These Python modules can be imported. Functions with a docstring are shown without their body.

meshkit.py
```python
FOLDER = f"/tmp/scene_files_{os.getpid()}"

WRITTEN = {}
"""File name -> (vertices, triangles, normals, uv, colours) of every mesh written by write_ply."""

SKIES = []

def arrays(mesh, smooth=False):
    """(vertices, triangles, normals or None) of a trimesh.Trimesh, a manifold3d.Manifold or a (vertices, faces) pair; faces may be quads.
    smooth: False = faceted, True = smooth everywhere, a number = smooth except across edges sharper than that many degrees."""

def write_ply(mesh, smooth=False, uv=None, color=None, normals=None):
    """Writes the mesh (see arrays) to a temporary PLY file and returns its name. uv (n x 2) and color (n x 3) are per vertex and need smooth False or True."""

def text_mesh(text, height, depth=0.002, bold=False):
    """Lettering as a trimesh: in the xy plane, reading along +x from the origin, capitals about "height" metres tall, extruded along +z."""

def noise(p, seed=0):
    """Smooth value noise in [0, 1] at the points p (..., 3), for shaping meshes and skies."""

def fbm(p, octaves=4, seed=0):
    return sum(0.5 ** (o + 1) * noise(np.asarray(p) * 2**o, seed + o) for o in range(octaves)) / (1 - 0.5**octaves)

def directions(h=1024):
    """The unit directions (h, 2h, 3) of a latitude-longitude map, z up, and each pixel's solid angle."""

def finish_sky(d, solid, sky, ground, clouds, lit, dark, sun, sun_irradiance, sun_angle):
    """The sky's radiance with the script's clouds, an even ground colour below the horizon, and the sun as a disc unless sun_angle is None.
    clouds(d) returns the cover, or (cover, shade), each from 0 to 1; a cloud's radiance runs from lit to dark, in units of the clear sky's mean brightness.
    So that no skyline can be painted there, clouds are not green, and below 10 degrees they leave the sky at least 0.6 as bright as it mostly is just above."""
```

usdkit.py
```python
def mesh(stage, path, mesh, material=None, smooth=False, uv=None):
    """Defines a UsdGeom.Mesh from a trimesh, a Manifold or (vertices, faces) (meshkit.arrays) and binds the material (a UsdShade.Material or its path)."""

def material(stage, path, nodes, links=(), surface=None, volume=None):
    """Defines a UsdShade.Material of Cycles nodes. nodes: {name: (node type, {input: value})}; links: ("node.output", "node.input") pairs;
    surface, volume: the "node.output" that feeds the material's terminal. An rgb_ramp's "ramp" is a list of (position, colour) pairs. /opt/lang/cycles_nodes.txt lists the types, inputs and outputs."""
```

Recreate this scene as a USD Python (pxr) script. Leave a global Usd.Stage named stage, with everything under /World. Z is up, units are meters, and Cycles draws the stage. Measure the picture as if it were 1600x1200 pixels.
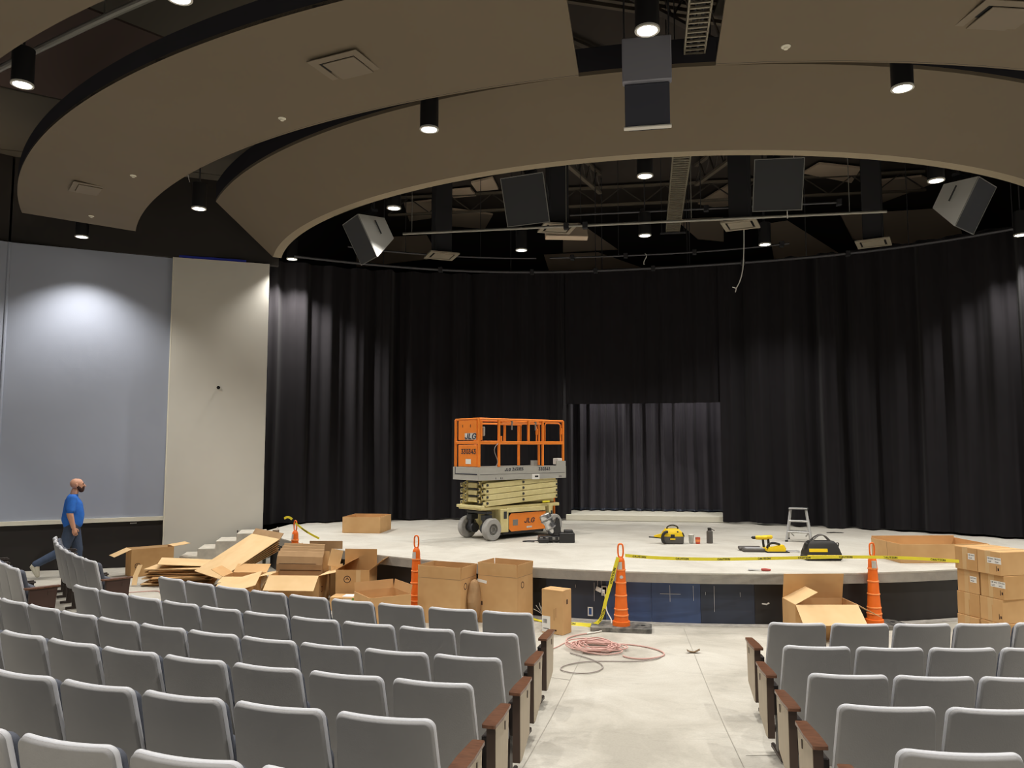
import math, random
import numpy as np, trimesh, usdkit, meshkit
import manifold3d as m3
from shapely.geometry import Polygon, Point, box as sbox
from shapely.ops import unary_union
from pxr import Usd, UsdGeom, UsdLux, UsdShade, Sdf, Gf

stage = Usd.Stage.CreateInMemory()
UsdGeom.SetStageUpAxis(stage, 'Z')
UsdGeom.SetStageMetersPerUnit(stage, 1.0)
UsdGeom.Xform.Define(stage, '/World')
PI = math.pi
rad, deg = math.radians, math.degrees

# ------------------------------------------------------------------ camera, light, exposure
CAMZ, YAW, PITCH = 2.35, math.atan(210 / 1200), math.atan(100 / 1200)
EXPOSURE = 0.0
LAMP = 6200.0
cam = UsdGeom.Camera.Define(stage, '/World/camera')
_f = np.array([-math.sin(YAW) * math.cos(PITCH), math.cos(YAW) * math.cos(PITCH), math.sin(PITCH)])
_r = np.array([math.cos(YAW), math.sin(YAW), 0.0])
_u = np.cross(_r, _f)
cam.AddTransformOp().Set(Gf.Matrix4d(*_r, 0, *_u, 0, *(-_f), 0, 0, 0, CAMZ, 1))
cam.CreateHorizontalApertureAttr(36.0)
cam.CreateFocalLengthAttr(27.0)
cam.CreateFStopAttr(0.0)
cam.CreateClippingRangeAttr(Gf.Vec2f(0.05, 200))
cam.CreateExposureAttr(EXPOSURE)
# the room has no daylight: all light comes from the downlights (lamp builder below)

# ------------------------------------------------------------------ materials
def lin(c):
    return [((x / 255) / 12.92 if x / 255 <= 0.04045 else ((x / 255 + 0.055) / 1.055) ** 2.4) for x in c]

MATS = {}
def mat(name, rgb, rough=0.6, metal=0.0, var=0.0, scale=4.0, bump=0.0, bscale=40.0, spec=0.5, emit=0.0, sheen=0.0, rgb2=None, detail=3, stretch=None, trans=0.0):
    """Principled material: sRGB colour, optional noise variation towards rgb2 and noise bump."""
    c = lin(rgb)
    n = {'p': ('principled_bsdf', {'base_color': c, 'roughness': rough, 'metallic': metal, 'specular_ior_level': spec})}
    l = []
    if emit:
        n['p'][1].update(emission_color=c, emission_strength=emit)
    if trans:
        n['p'][1].update(transmission_weight=trans, ior=1.4)
    if sheen:
        n['p'][1].update(sheen_weight=sheen)
    if var or bump:
        n['t'] = ('texture_coordinate', {})
        src = 't.object'
        if stretch:
            n['m'] = ('mapping', {'scale': stretch})
            l.append(('t.object', 'm.vector')); src = 'm.vector'
    if var:
        c2 = lin(rgb2) if rgb2 else [x * (1 - var) for x in c]
        n['n'] = ('noise_texture', {'scale': scale, 'detail': detail, 'roughness': 0.6})
        n['r'] = ('rgb_ramp', {'ramp': [(0.32, c2), (0.68, c)]})
        l += [(src, 'n.vector'), ('n.fac', 'r.fac'), ('r.color', 'p.base_color')]
    if bump:
        n['bn'] = ('noise_texture', {'scale': bscale, 'detail': 3})
        n['b'] = ('bump', {'strength': 1.0, 'distance': bump})
        l += [(src, 'bn.vector'), ('bn.fac', 'b.height'), ('b.normal', 'p.normal')]
    MATS[name] = usdkit.material(stage, '/World/Looks/' + name, n, l, surface='p.BSDF')
    return MATS[name]

def concrete(name, base, dark, light, rough=0.75):
    """Dusty concrete: three scales of blotches, streaks and fine speckle."""
    n = {'t': ('texture_coordinate', {}), 'm': ('mapping', {'scale': (0.55, 1.6, 1)}),
         'n1': ('noise_texture', {'scale': 0.9, 'detail': 5, 'roughness': 0.62, 'distortion': 0.6}),
         'n2': ('noise_texture', {'scale': 3.4, 'detail': 6, 'roughness': 0.7, 'distortion': 0.9}),
         'n3': ('noise_texture', {'scale': 60, 'detail': 2}),
         'r1': ('rgb_ramp', {'ramp': [(0.36, lin(dark)), (0.5, lin(base)), (0.66, lin(light))]}),
         'r2': ('rgb_ramp', {'ramp': [(0.3, (0.62, 0.62, 0.62)), (0.46, (1, 1, 1)), (1, (1, 1, 1))]}),
         'r3': ('rgb_ramp', {'ramp': [(0.3, (0.9, 0.9, 0.9)), (0.7, (1, 1, 1))]}),
         'x1': ('mix_color', {'blend_type': 'multiply', 'fac': 0.35}), 'x2': ('mix_color', {'blend_type': 'multiply', 'fac': 0.8}),
         'b': ('bump', {'strength': 0.4, 'distance': 0.004}),
         'p': ('principled_bsdf', {'roughness': rough, 'specular_ior_level': 0.35})}
    l = [('t.object', 'n1.vector'), ('t.object', 'm.vector'), ('m.vector', 'n2.vector'), ('t.object', 'n3.vector'),
         ('n1.fac', 'r1.fac'), ('n2.fac', 'r2.fac'), ('n3.fac', 'r3.fac'), ('r1.color', 'x1.a'), ('r2.color', 'x1.b'),
         ('x1.result', 'x2.a'), ('r3.color', 'x2.b'), ('x2.result', 'p.base_color'), ('n2.fac', 'b.height'), ('b.normal', 'p.normal')]
    MATS[name] = usdkit.material(stage, '/World/Looks/' + name, n, l, surface='p.BSDF')

# ------------------------------------------------------------------ prims
COUNT = {}
def numbered(parent, name):
    k = COUNT.get((parent, name), 0)
    COUNT[(parent, name)] = k + 1
    return f'{parent}/{name}' + (f'_{k:03d}' if k else '')

def tag(o, label=None, cat=None, group=None, kind=None):
    p = o.GetPrim() if hasattr(o, 'GetPrim') else o
    for k, v in (('label', label), ('category', cat), ('group', group), ('kind', kind)):
        if v:
            p.SetCustomDataByKey(k, v)
    return o

def path_of(o):
    return '/World' if o is None else str((o.GetPrim() if hasattr(o, 'GetPrim') else o).GetPath())

def obj(name, mesh, m, parent=None, smooth=35, label=None):
    if isinstance(mesh, MB):
        mesh = mesh.mesh()
    o = usdkit.mesh(stage, numbered(path_of(parent), name), mesh, MATS[m] if m else None, smooth=smooth)
    if label:
        tag(o, label)
    return o

def thing(name, label, cat, loc=(0, 0, 0), rz=0.0, group=None, kind=None, rx=None, ry=None):
    x = UsdGeom.Xform.Define(stage, numbered('/World', name))
    x.AddTranslateOp().Set(Gf.Vec3d(*map(float, loc)))
    if rz:
        x.AddRotateZOp().Set(float(rz))
    if ry:
        x.AddRotateYOp().Set(float(ry))
    if rx:
        x.AddRotateXOp().Set(float(rx))
    tag(x, label, cat, group, kind)
    return x

def dup(src, label, loc, rz=0.0, group=None, name=None):
    was = src.GetPrim().GetCustomData()
    r = thing(name or src.GetPrim().GetName().rstrip('0123456789').rstrip('_'), label, was['category'], loc, rz, group or was.get('group'))
    r.GetPrim().GetReferences().AddInternalReference(src.GetPath())
    r.GetPrim().SetInstanceable(True)
    return r

def struct(name, mesh, m, smooth=35, label=None):
    o = obj(name, mesh, m, None, smooth)
    tag(o, label, None, None, 'structure')
    return o

# ------------------------------------------------------------------ mesh building
def rotm(axis, a):
    return trimesh.transformations.rotation_matrix(a, axis)[:3, :3]

def frame(d, up=(0, 0, 1)):
    d = np.asarray(d, float); d = d / np.linalg.norm(d)
    up = np.asarray(up, float)
    if abs(d @ up) > 0.98:
        up = np.array([0, 1.0, 0]) if abs(d[1]) < 0.9 else np.array([1.0, 0, 0])
    x = np.cross(up, d); x /= np.linalg.norm(x)
    return x, np.cross(d, x), d

class MB:
    def __init__(s):
        s.v, s.f, s.n = [], [], 0
    def add(s, v, f):
        v, f = np.asarray(v, float), np.asarray(f, int)
        if f.shape[1] == 4:
            f = np.vstack([f[:, [0, 1, 2]], f[:, [0, 2, 3]]])
        s.v.append(v); s.f.append(f + s.n); s.n += len(v)
        return s
    def tri(s, t, R=None, T=None):
        v = np.array(t.vertices)
        if R is not None:
            v = v @ np.asarray(R).T
        if T is not None:
            v = v + np.asarray(T)
        return s.add(v, t.faces)
    def man(s, m):
        q = m.to_mesh()
        return s.add(np.array(q.vert_properties)[:, :3], np.array(q.tri_verts))
    def mesh(s):
        return trimesh.Trimesh(np.vstack(s.v), np.vstack(s.f), process=False)
    def moved(s, R=None, T=None):
        o = MB()
        for v, f in zip(s.v, s.f):
            pass
        m = s.mesh(); v = np.array(m.vertices)
        if R is not None:
            v = v @ np.asarray(R).T
        if T is not None:
            v = v + np.asarray(T)
        return o.add(v, np.array(m.faces))
    # --- primitives
    def box(s, c, size, b=0.0, R=None):
        h = np.asarray(size, float) / 2
        if b <= 0:
            sg = np.array([[x, y, z] for x in (-1, 1) for y in (-1, 1) for z in (-1, 1)], float)
            v = sg * h
            f = [[0, 1, 3, 2], [4, 6, 7, 5], [0, 4, 5, 1], [2, 3, 7, 6], [0, 2, 6, 4], [1, 5, 7, 3]]
        else:
            b = min(b, *(h * 0.9))
            pts = [np.array([x, y, z]) * (h - np.array([b if k != a else 0 for k in range(3)])) for a in range(3) for x in (-1, 1) for y in (-1, 1) for z in (-1, 1)]
            q = m3.Manifold.hull_points(np.array(pts)).to_mesh()
            v, f = np.array(q.vert_properties)[:, :3].astype(float), np.array(q.tri_verts)
        if R is not None:
            v = v @ np.asarray(R).T
        return s.add(v + np.asarray(c, float), f)
    def beam(s, p0, p1, w, h, b=0.0, up=(0, 0, 1)):
        p0, p1 = np.asarray(p0, float), np.asarray(p1, float)
        x, y, d = frame(p1 - p0, up)
        return s.box((p0 + p1) / 2, (w, h, np.linalg.norm(p1 - p0)), b, np.stack([x, y, d], 1))
    def cyl(s, p0, p1, r0, r1=None, n=16, cap=True):
        p0, p1 = np.asarray(p0, float), np.asarray(p1, float)
        r1 = r0 if r1 is None else r1
        x, y, d = frame(p1 - p0)
        a = np.linspace(0, 2 * PI, n, endpoint=False)
        ring = np.outer(np.cos(a), x) + np.outer(np.sin(a), y)
        v = np.vstack([p0 + ring * r0, p1 + ring * r1])
        i = np.arange(n); j = (i + 1) % n
        f = np.stack([i, j, j + n, i + n], 1)
        s.add(v, f)
        if cap:
            s.add(np.vstack([p0, p0 + ring * r0]), np.stack([np.zeros(n, int), j + 1, i + 1], 1))
            s.add(np.vstack([p1, p1 + ring * r1]), np.stack([np.zeros(n, int), i + 1, j + 1], 1))
        return s
    def tube(s, pts, r, n=8, closed=False):
        p = np.asarray(pts, float)
        m = len(p)
        t = np.gradient(p, axis=0) if not closed else np.roll(p, -1, 0) - np.roll(p, 1, 0)
        t /= np.maximum(np.linalg.norm(t, axis=1, keepdims=True), 1e-9)
        x, y, _ = frame(t[0])
        a = np.linspace(0, 2 * PI, n, endpoint=False)
        V = []
        for k in range(m):
            x = x - t[k] * (x @ t[k]); x /= np.linalg.norm(x)
            y = np.cross(t[k], x)
            rr = r[k] if np.ndim(r) else r
            V.append(p[k] + rr * (np.outer(np.cos(a), x) + np.outer(np.sin(a), y)))
        F, i = [], np.arange(n); j = (i + 1) % n
        for k in range(m if closed else m - 1):
            q = (k + 1) % m
            F.append(np.stack([i + k * n, j + k * n, j + q * n, i + q * n], 1))
        s.add(np.vstack(V), np.vstack(F))
        if not closed:
            for k, flip in ((0, 1), (m - 1, 0)):
                g = np.stack([np.zeros(n, int), j + 1, i + 1] if flip else [np.zeros(n, int), i + 1, j + 1], 1)
                s.add(np.vstack([p[k], V[k]]), g)
        return s
    def lathe(s, prof, n=24, c=(0, 0, 0), R=None):
        prof = np.asarray(prof, float)
        a = np.linspace(0, 2 * PI, n, endpoint=False)
        V = np.stack([np.outer(prof[:, 0], np.cos(a)), np.outer(prof[:, 0], np.sin(a)), np.repeat(prof[:, 1:2], n, 1)], -1).reshape(-1, 3)
        i = np.arange(n); j = (i + 1) % n
        F = np.vstack([np.stack([i + k * n, j + k * n, j + k * n + n, i + k * n + n], 1) for k in range(len(prof) - 1)])
        if R is not None:
            V = V @ np.asarray(R).T
        return s.add(V + np.asarray(c, float), F)
    def prism(s, poly, depth, R=None, T=(0, 0, 0)):
        """poly (shapely or points) in xy extruded 0..depth along z, then R, T."""
        p = poly if hasattr(poly, 'geom_type') else Polygon(poly)
        for g in getattr(p, 'geoms', [p]):
            s.tri(trimesh.creation.extrude_polygon(g, depth, engine='earcut'), R, T)
        return s
    def strip(s, A, B, t):
        """Solid between two space curves A and B (same count); t = thickness vector."""
        A, B, t = np.asarray(A, float), np.asarray(B, float), np.asarray(t, float)
        n = len(A)
        V = np.vstack([A, B, A + t, B + t])
        i = np.arange(n - 1)
        F = [np.stack([i, i + 1, i + 1 + n, i + n], 1), np.stack([i + 2 * n, i + 3 * n, i + 1 + 3 * n, i + 1 + 2 * n], 1),
             np.stack([i, i + 2 * n, i + 1 + 2 * n, i + 1], 1), np.stack([i + n, i + 1 + n, i + 1 + 3 * n, i + 3 * n], 1),
             np.array([[0, n, 3 * n, 2 * n], [n - 1, 3 * n - 1, 4 * n - 1, 2 * n - 1]])]
        m = trimesh.Trimesh(V, np.vstack([np.vstack([q[:, [0, 1, 2]], q[:, [0, 2, 3]]]) for q in F]), process=False)
        m.fix_normals()
        return s.add(m.vertices, m.faces)
    def text(s, txt, h, R, T, bold=True, depth=0.003, shear=0.0, center=True, sx=1.0):
        m = meshkit.text_mesh(txt, h, depth, bold)
        v = np.array(m.vertices)
        if center:
            v[:, 0] -= (v[:, 0].min() + v[:, 0].max()) / 2
        v[:, 0] = v[:, 0] * sx + shear * v[:, 1]
        v = v @ np.asarray(R).T + np.asarray(T)
        return s.add(v, m.faces)

def arc(R, z, a0, a1, n, yc=19.5):
    a = np.radians(np.linspace(a0, a1, n))
    return np.stack([R * np.sin(a), yc - R * np.cos(a), np.full(n, float(z))], 1)

def rbox(m):
    return m

def spline(pts, n):
    from scipy.interpolate import CubicSpline
    p = np.asarray(pts, float)
    t = np.r_[0, np.cumsum(np.linalg.norm(np.diff(p, axis=0), axis=1))]
    return CubicSpline(t, p)(np.linspace(0, t[-1], n))

RZ = lambda a: rotm([0, 0, 1], rad(a))
RX = lambda a: rotm([1, 0, 0], rad(a))
RY = lambda a: rotm([0, 1, 0], rad(a))
XZ = np.array([[1, 0, 0], [0, 0, -1], [0, 1, 0]], float)    # xy drawing stood up: x stays, y -> z, extrusion towards -y (faces the viewer at -y)

# ------------------------------------------------------------------ colours
concrete('floor_concrete', (186, 181, 169), (170, 165, 153), (198, 194, 183))
concrete('stage_concrete', (194, 190, 179), (184, 179, 168), (202, 199, 189))
mat('lip_concrete', (165, 160, 150), 0.8, var=0.25, scale=3, rgb2=(142, 138, 130), bump=0.002)
mat('step_concrete', (205, 199, 185), 0.8, var=0.2, scale=5, rgb2=(180, 174, 162))
mat('dust', (205, 200, 190), 0.9, var=0.3, scale=9, rgb2=(170, 165, 158))
mat('joint', (160, 155, 145), 0.9)
mat('blue_wall', (164, 171, 187), 0.55, var=0.06, scale=0.6, bump=0.0006, bscale=60)
mat('grey_panel', (214, 211, 201), 0.6, var=0.05, scale=0.8, bump=0.0006, bscale=60)
mat('black_wall', (46, 42, 39), 0.75, var=0.15, scale=1.5)
mat('base_black', (34, 29, 27), 0.6, var=0.15, scale=2)
mat('ledge_white', (226, 222, 205), 0.6)
mat('blue_trim', (28, 44, 150), 0.5)
mat('cloud', (112, 100, 82), 0.8, var=0.05, scale=0.7)
mat('cloud_lip_lit', (150, 138, 116), 0.8)  # lighter than the cloud: light off the floor put into the colour
mat('cloud_edge', (50, 49, 54), 0.95, spec=0.1)
mat('ceiling_dark', (66, 59, 54), 0.9, var=0.2, scale=0.8)
mat('ceiling_panel_a', (88, 72, 67), 0.9)
mat('ceiling_panel_b', (90, 85, 76), 0.9)
mat('deck', (104, 96, 84), 0.85)
mat('steel_dark', (84, 78, 72), 0.5, metal=0.3)
mat('black_duct', (36, 36, 40), 0.8)
mat('lit_brown', (205, 186, 164), 0.85)  # pale brown that carries the light of the lit patches
mat('rear_dark', (42, 39, 40), 0.9)
mat('rear_light', (120, 112, 100), 0.9)
mat('pipe', (80, 80, 84), 0.4, metal=0.6)
mat('pipe_pale', (150, 148, 140), 0.45, metal=0.5)
mat('tray_steel', (165, 158, 140), 0.4, metal=0.6)
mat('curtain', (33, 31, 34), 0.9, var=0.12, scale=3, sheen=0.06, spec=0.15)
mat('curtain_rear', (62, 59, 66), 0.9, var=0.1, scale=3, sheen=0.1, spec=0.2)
mat('can_black', (20, 20, 22), 0.5)
mat('can_rim', (200, 198, 190), 0.4)
mat('lens', (255, 250, 238), 0.4, emit=14.0)
mat('vent_brown', (120, 109, 93), 0.75)
mat('diffuser', (150, 142, 126), 0.6)
mat('slot', (14, 13, 13), 0.9)
mat('speaker_grille', (50, 52, 55), 0.75, bump=0.001, bscale=400)
mat('speaker_frame', (120, 120, 116), 0.6)
mat('speaker_body', (190, 190, 186), 0.6)
mat('screen_grey', (140, 140, 150), 0.6)
mat('white_wire', (215, 212, 205), 0.5)
mat('fascia_navy', (70, 90, 132), 0.5, var=0.2, scale=2.5, rgb2=(62, 78, 114), stretch=(1, 1, 0.3))
mat('charcoal_paint', (46, 43, 43), 0.5, var=0.25, scale=2.5, rgb2=(36, 34, 34), stretch=(1, 1, 0.3))
mat('slate_blue', (56, 63, 80), 0.5, var=0.25, scale=2.5, rgb2=(46, 52, 66), stretch=(1, 1, 0.3))
mat('white_scuff', (190, 190, 192), 0.9)
# ------------------------------------------------------------------ the room
YC = 19.5                                    # everything is round about the axis point (0, 19.5)
SZ = 0.69                                    # stage height
FR = np.array([0, 11.8, 12.66, 13.6, 14.48, 15.32, 16.16, 16.95, 19.5, 32.0])
FZ = np.array([0, 0.0, 0.015, 0.055, 0.11, 0.20, 0.29, 0.355, 0.62, 1.5])
def floor_z(r):
    return float(np.interp(r, FR, FZ))

rs = np.array([7.0, 9.0, 10, 11, 11.8, 12.2, 12.66, 13.1, 13.6, 14, 14.48, 14.9, 15.32, 15.8, 16.16, 16.6, 16.95, 18, 19.5, 22, 26, 30])
az = np.radians(np.linspace(-82, 82, 120))
V = np.array([[r * math.sin(a), YC - r * math.cos(a), floor_z(r)] for r in rs for a in az])
n = len(az)
F = np.array([[i * n + j, (i + 1) * n + j, (i + 1) * n + j + 1, i * n + j + 1] for i in range(len(rs) - 1) for j in range(n - 1)])
floor = struct('floor', MB().add(V, F), 'floor_concrete', smooth=True, label='pale dusty concrete floor sloping down to the stage')
def joint(p0, p1, w=0.006):
    q = [np.array(p0) + (np.array(p1) - np.array(p0)) * t for t in np.linspace(0, 1, 16)]
    d = np.array(p1, float) - np.array(p0, float); d /= np.linalg.norm(d); s = np.array([-d[1], d[0]]) * w / 2
    lift = lambda p: [p[0], p[1], floor_z(math.hypot(p[0], p[1] - YC)) + 0.003]
    obj('joint', MB().strip([lift(p - s) for p in q], [lift(p + s) for p in q], (0, 0, 0.001)), 'joint', floor)
joint((-0.72, 9.9), (-0.95, 4.6)); joint((0.44, 10.5), (0.72, 4.6)); joint((-0.9, 5.55), (0.9, 5.95))
joint((0.7, 6.2), (3.5, 6.9)); joint((-0.8, 8.0), (-5, 9.2))

# stage: slab with an overhanging lip, charcoal fascia panels bluer and paler in the middle, dust line
SYC, SR = 20.1, 9.45
A0, A1 = -53, 58
st = thing('stage_platform', 'raised thrust stage with pale concrete top and dark painted front', None, kind='structure')
top = arc(SR, SZ, A0, A1, 90, SYC)
back = np.array([[x, 21.6, SZ] for x in np.linspace(-8.3, 8.5, 90)])
obj('stage_top', MB().strip(top, back, (0, 0, -0.02)), 'stage_concrete', st, smooth=False)
obj('stage_lip', MB().strip(arc(SR - 0.002, SZ - 0.005, A0, A1, 90, SYC), arc(SR - 0.6, SZ - 0.005, A0, A1, 90, SYC), (0, 0, -0.135)), 'lip_concrete', st)
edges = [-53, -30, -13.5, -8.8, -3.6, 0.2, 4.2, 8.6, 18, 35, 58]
cols = ['charcoal_paint', 'charcoal_paint', 'charcoal_paint', 'slate_blue', 'fascia_navy', 'fascia_navy', 'slate_blue', 'charcoal_paint', 'charcoal_paint', 'charcoal_paint']
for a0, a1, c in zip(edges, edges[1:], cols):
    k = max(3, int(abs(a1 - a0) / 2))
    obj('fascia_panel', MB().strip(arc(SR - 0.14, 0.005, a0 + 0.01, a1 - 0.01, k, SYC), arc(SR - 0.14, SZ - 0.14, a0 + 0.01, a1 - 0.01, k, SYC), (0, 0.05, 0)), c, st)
obj('dust_line', MB().strip(arc(SR - 0.135, 0.0, -30, 40, 60, SYC), arc(SR + 0.02, 0.0, -30, 40, 60, SYC), (0, 0, 0.006)), 'dust', st)
sc = MB()
rng = random.Random(4)
for a, z0, z1 in ((-4.3, .38, .54), (-4.0, .40, .54), (-4.6, .25, .5), (1.7, .28, .5), (3.6, .3, .5), (5.3, .16, .5), (7.4, .36, .42), (-6.2, .42, .46), (-7.3, .1, .16), (4.6, .38, .42)):
    p = arc(SR - 0.138, 0, a, a + 0.04, 2, SYC)
    sc.strip([[p[0][0], p[0][1], z0], [p[0][0], p[0][1], z1]], [[p[1][0], p[1][1], z0], [p[1][0], p[1][1], z1]], (0, -0.003, 0))
p = arc(SR - 0.138, .38, 0.9, 2.6, 4, SYC); sc.strip(p, p + [0, 0, .008], (0, -0.003, 0))
obj('chalk_mark', sc, 'white_scuff', st, label='white chalk lines and scuffs')

# steps at the left corner of the stage
stp = thing('stage_steps', 'pale concrete steps climbing to the left corner of the stage', None, kind='structure')
for k in range(5):
    z1 = SZ * (k + 1) / 5 - 0.004
    x0 = -9.35 + 0.3 * k
    y0 = 13.62 + 0.12 * k
    R = RZ(22)
    c = np.array([x0 + 0.35, y0 + 0.32, 0])
    obj('step', MB().box((c[0], c[1], z1 / 2 + .005), (0.62 if k < 4 else .5, 0.7, z1), 0.008, R), 'step_concrete', stp)
    obj('nosing', MB().box(c + R @ np.array([-.312, .30, z1 - .06]), (0.012, 0.1, 0.12), 0, R), 'base_black', stp)

# left walls: blue-grey wall over a black base, white ledge, grey panel, black wall above
CEIL = 8.9
P0, P1, P2 = np.array([-9.64, 14.25]), np.array([-11.97, 12.56]), np.array([-15.2, 8.2])
def wall(name, a, b, z0, z1, m, t=0.15, inset=0.0, parent=None, label=None):
    a, b = np.array(a, float), np.array(b, float)
    d = (b - a) / np.linalg.norm(b - a); nrm = np.array([-d[1], d[0]])
    if nrm @ (np.array([0, 8.0]) - a) < 0:
        nrm = -nrm
    a, b = a + nrm * inset, b + nrm * inset
    mm = MB().strip([[*a, z0], [*b, z0]], [[*a, z1], [*b, z1]], (*(-nrm * t), 0))
    return obj(name, mm, m, parent) if parent is not None else struct(name, mm, m, label=label)
wl = thing('wall_left', 'blue-grey left side wall above a black base', None, kind='structure')
wall('wall_panel', P0, P1, 0.98, 6.28, 'blue_wall', parent=wl)
wall('wall_panel', P1, P2, 0.98, 6.28, 'blue_wall', parent=wl)
wall('black_base', P0, P1, 0.0, 0.9, 'base_black', inset=-0.02, parent=wl)
wall('black_base', P1, P2, 0.0, 0.9, 'base_black', inset=-0.02, parent=wl)
wall('ledge', P0, P1, 0.9, 0.98, 'ledge_white', t=0.2, inset=0.05, parent=wl)
wall('ledge', P1, P2, 0.9, 0.98, 'ledge_white', t=0.2, inset=0.05, parent=wl)
wall('upper_wall', P0 + [1.9, .9], P1, 6.28, CEIL, 'black_wall', inset=-0.1, parent=wl)
wall('upper_wall', P1, P2, 6.28, CEIL, 'black_wall', inset=-0.1, parent=wl)
obj('corner_trim', MB().cyl((*P1, .98), (*P1, 6.28), .03, n=10), 'blue_wall', wl)
d_ = (P1 - P0) / np.linalg.norm(P1 - P0)
obj('wall_scuff', MB().box((*(P0 + d_ * .55 + np.array([.045, -.06]) * .0), 0.86), (.12, .01, .02), 0, RZ(36)), 'white_scuff', wl)
G0, G1 = np.array([-9.58, 14.16]), np.array([-7.91, 15.06])
wp = thing('wall_panel', 'tall pale grey wall panel between the blue-grey wall and the black curtain', None, kind='structure')
wall('panel_face', G0, G1, 0.0, 6.28, 'grey_panel', t=0.3, parent=wp)
wall('edge_trim', G0 + [-.01, .0], G0 + [.012, .006], 0.0, 6.28, 'ledge_white', t=0.05, inset=0.006, parent=wp)
wall('blue_line', G0 + [.02, .01], G0 + (G1 - G0) * .75, 6.285, 6.33, 'blue_trim', t=0.08, inset=0.01, parent=wp)
hole = G0 + (G1 - G0) * .5
obj('cable_hole', MB().cyl((*(hole + [.01, -.02]), 3.6), (*(hole + [-.02, .04]), 3.6), 0.035, n=10), 'slot', wp)

# room shell out of view: closes the room so that light bounces as it does in the hall
struct('ceiling', MB().box((0, 9, CEIL + .1), (44, 46, .2)), 'ceiling_dark', label='dark ceiling deck high above the hall')
wall('wall_back', (-19, -8.5), (19, -8.5), 0, CEIL, 'blue_wall', label='rear wall of the hall')
wall('wall_left', P2, (-19, -8.5), 0, CEIL, 'blue_wall', label='left side wall of the hall towards the rear')
wall('wall_right', (15.2, 8.2), (19, -8.5), 0, CEIL, 'blue_wall', label='right side wall of the hall towards the rear')
wall('wall_right', (9.64, 14.25), (15.2, 8.2), 0, CEIL, 'blue_wall', label='right side wall of the hall beside the stage')
wall('wall_right', (8.6, 14.6), (9.64, 14.25), 0, CEIL, 'grey_panel', label='pale wall panel right of the stage')
wall('wall_stage', (-12, 22), (12, 22), 0, CEIL, 'rear_dark', label='dark wall behind the stage curtains')
wall('wall_stage', (-8.6, 15.3), (-8.6, 22), 0, CEIL, 'rear_dark', label='dark wall left of the stage behind the curtain')
wall('wall_stage', (9.0, 14.6), (9.0, 22), 0, CEIL, 'rear_dark', label='dark wall right of the stage behind the curtain')

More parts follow.
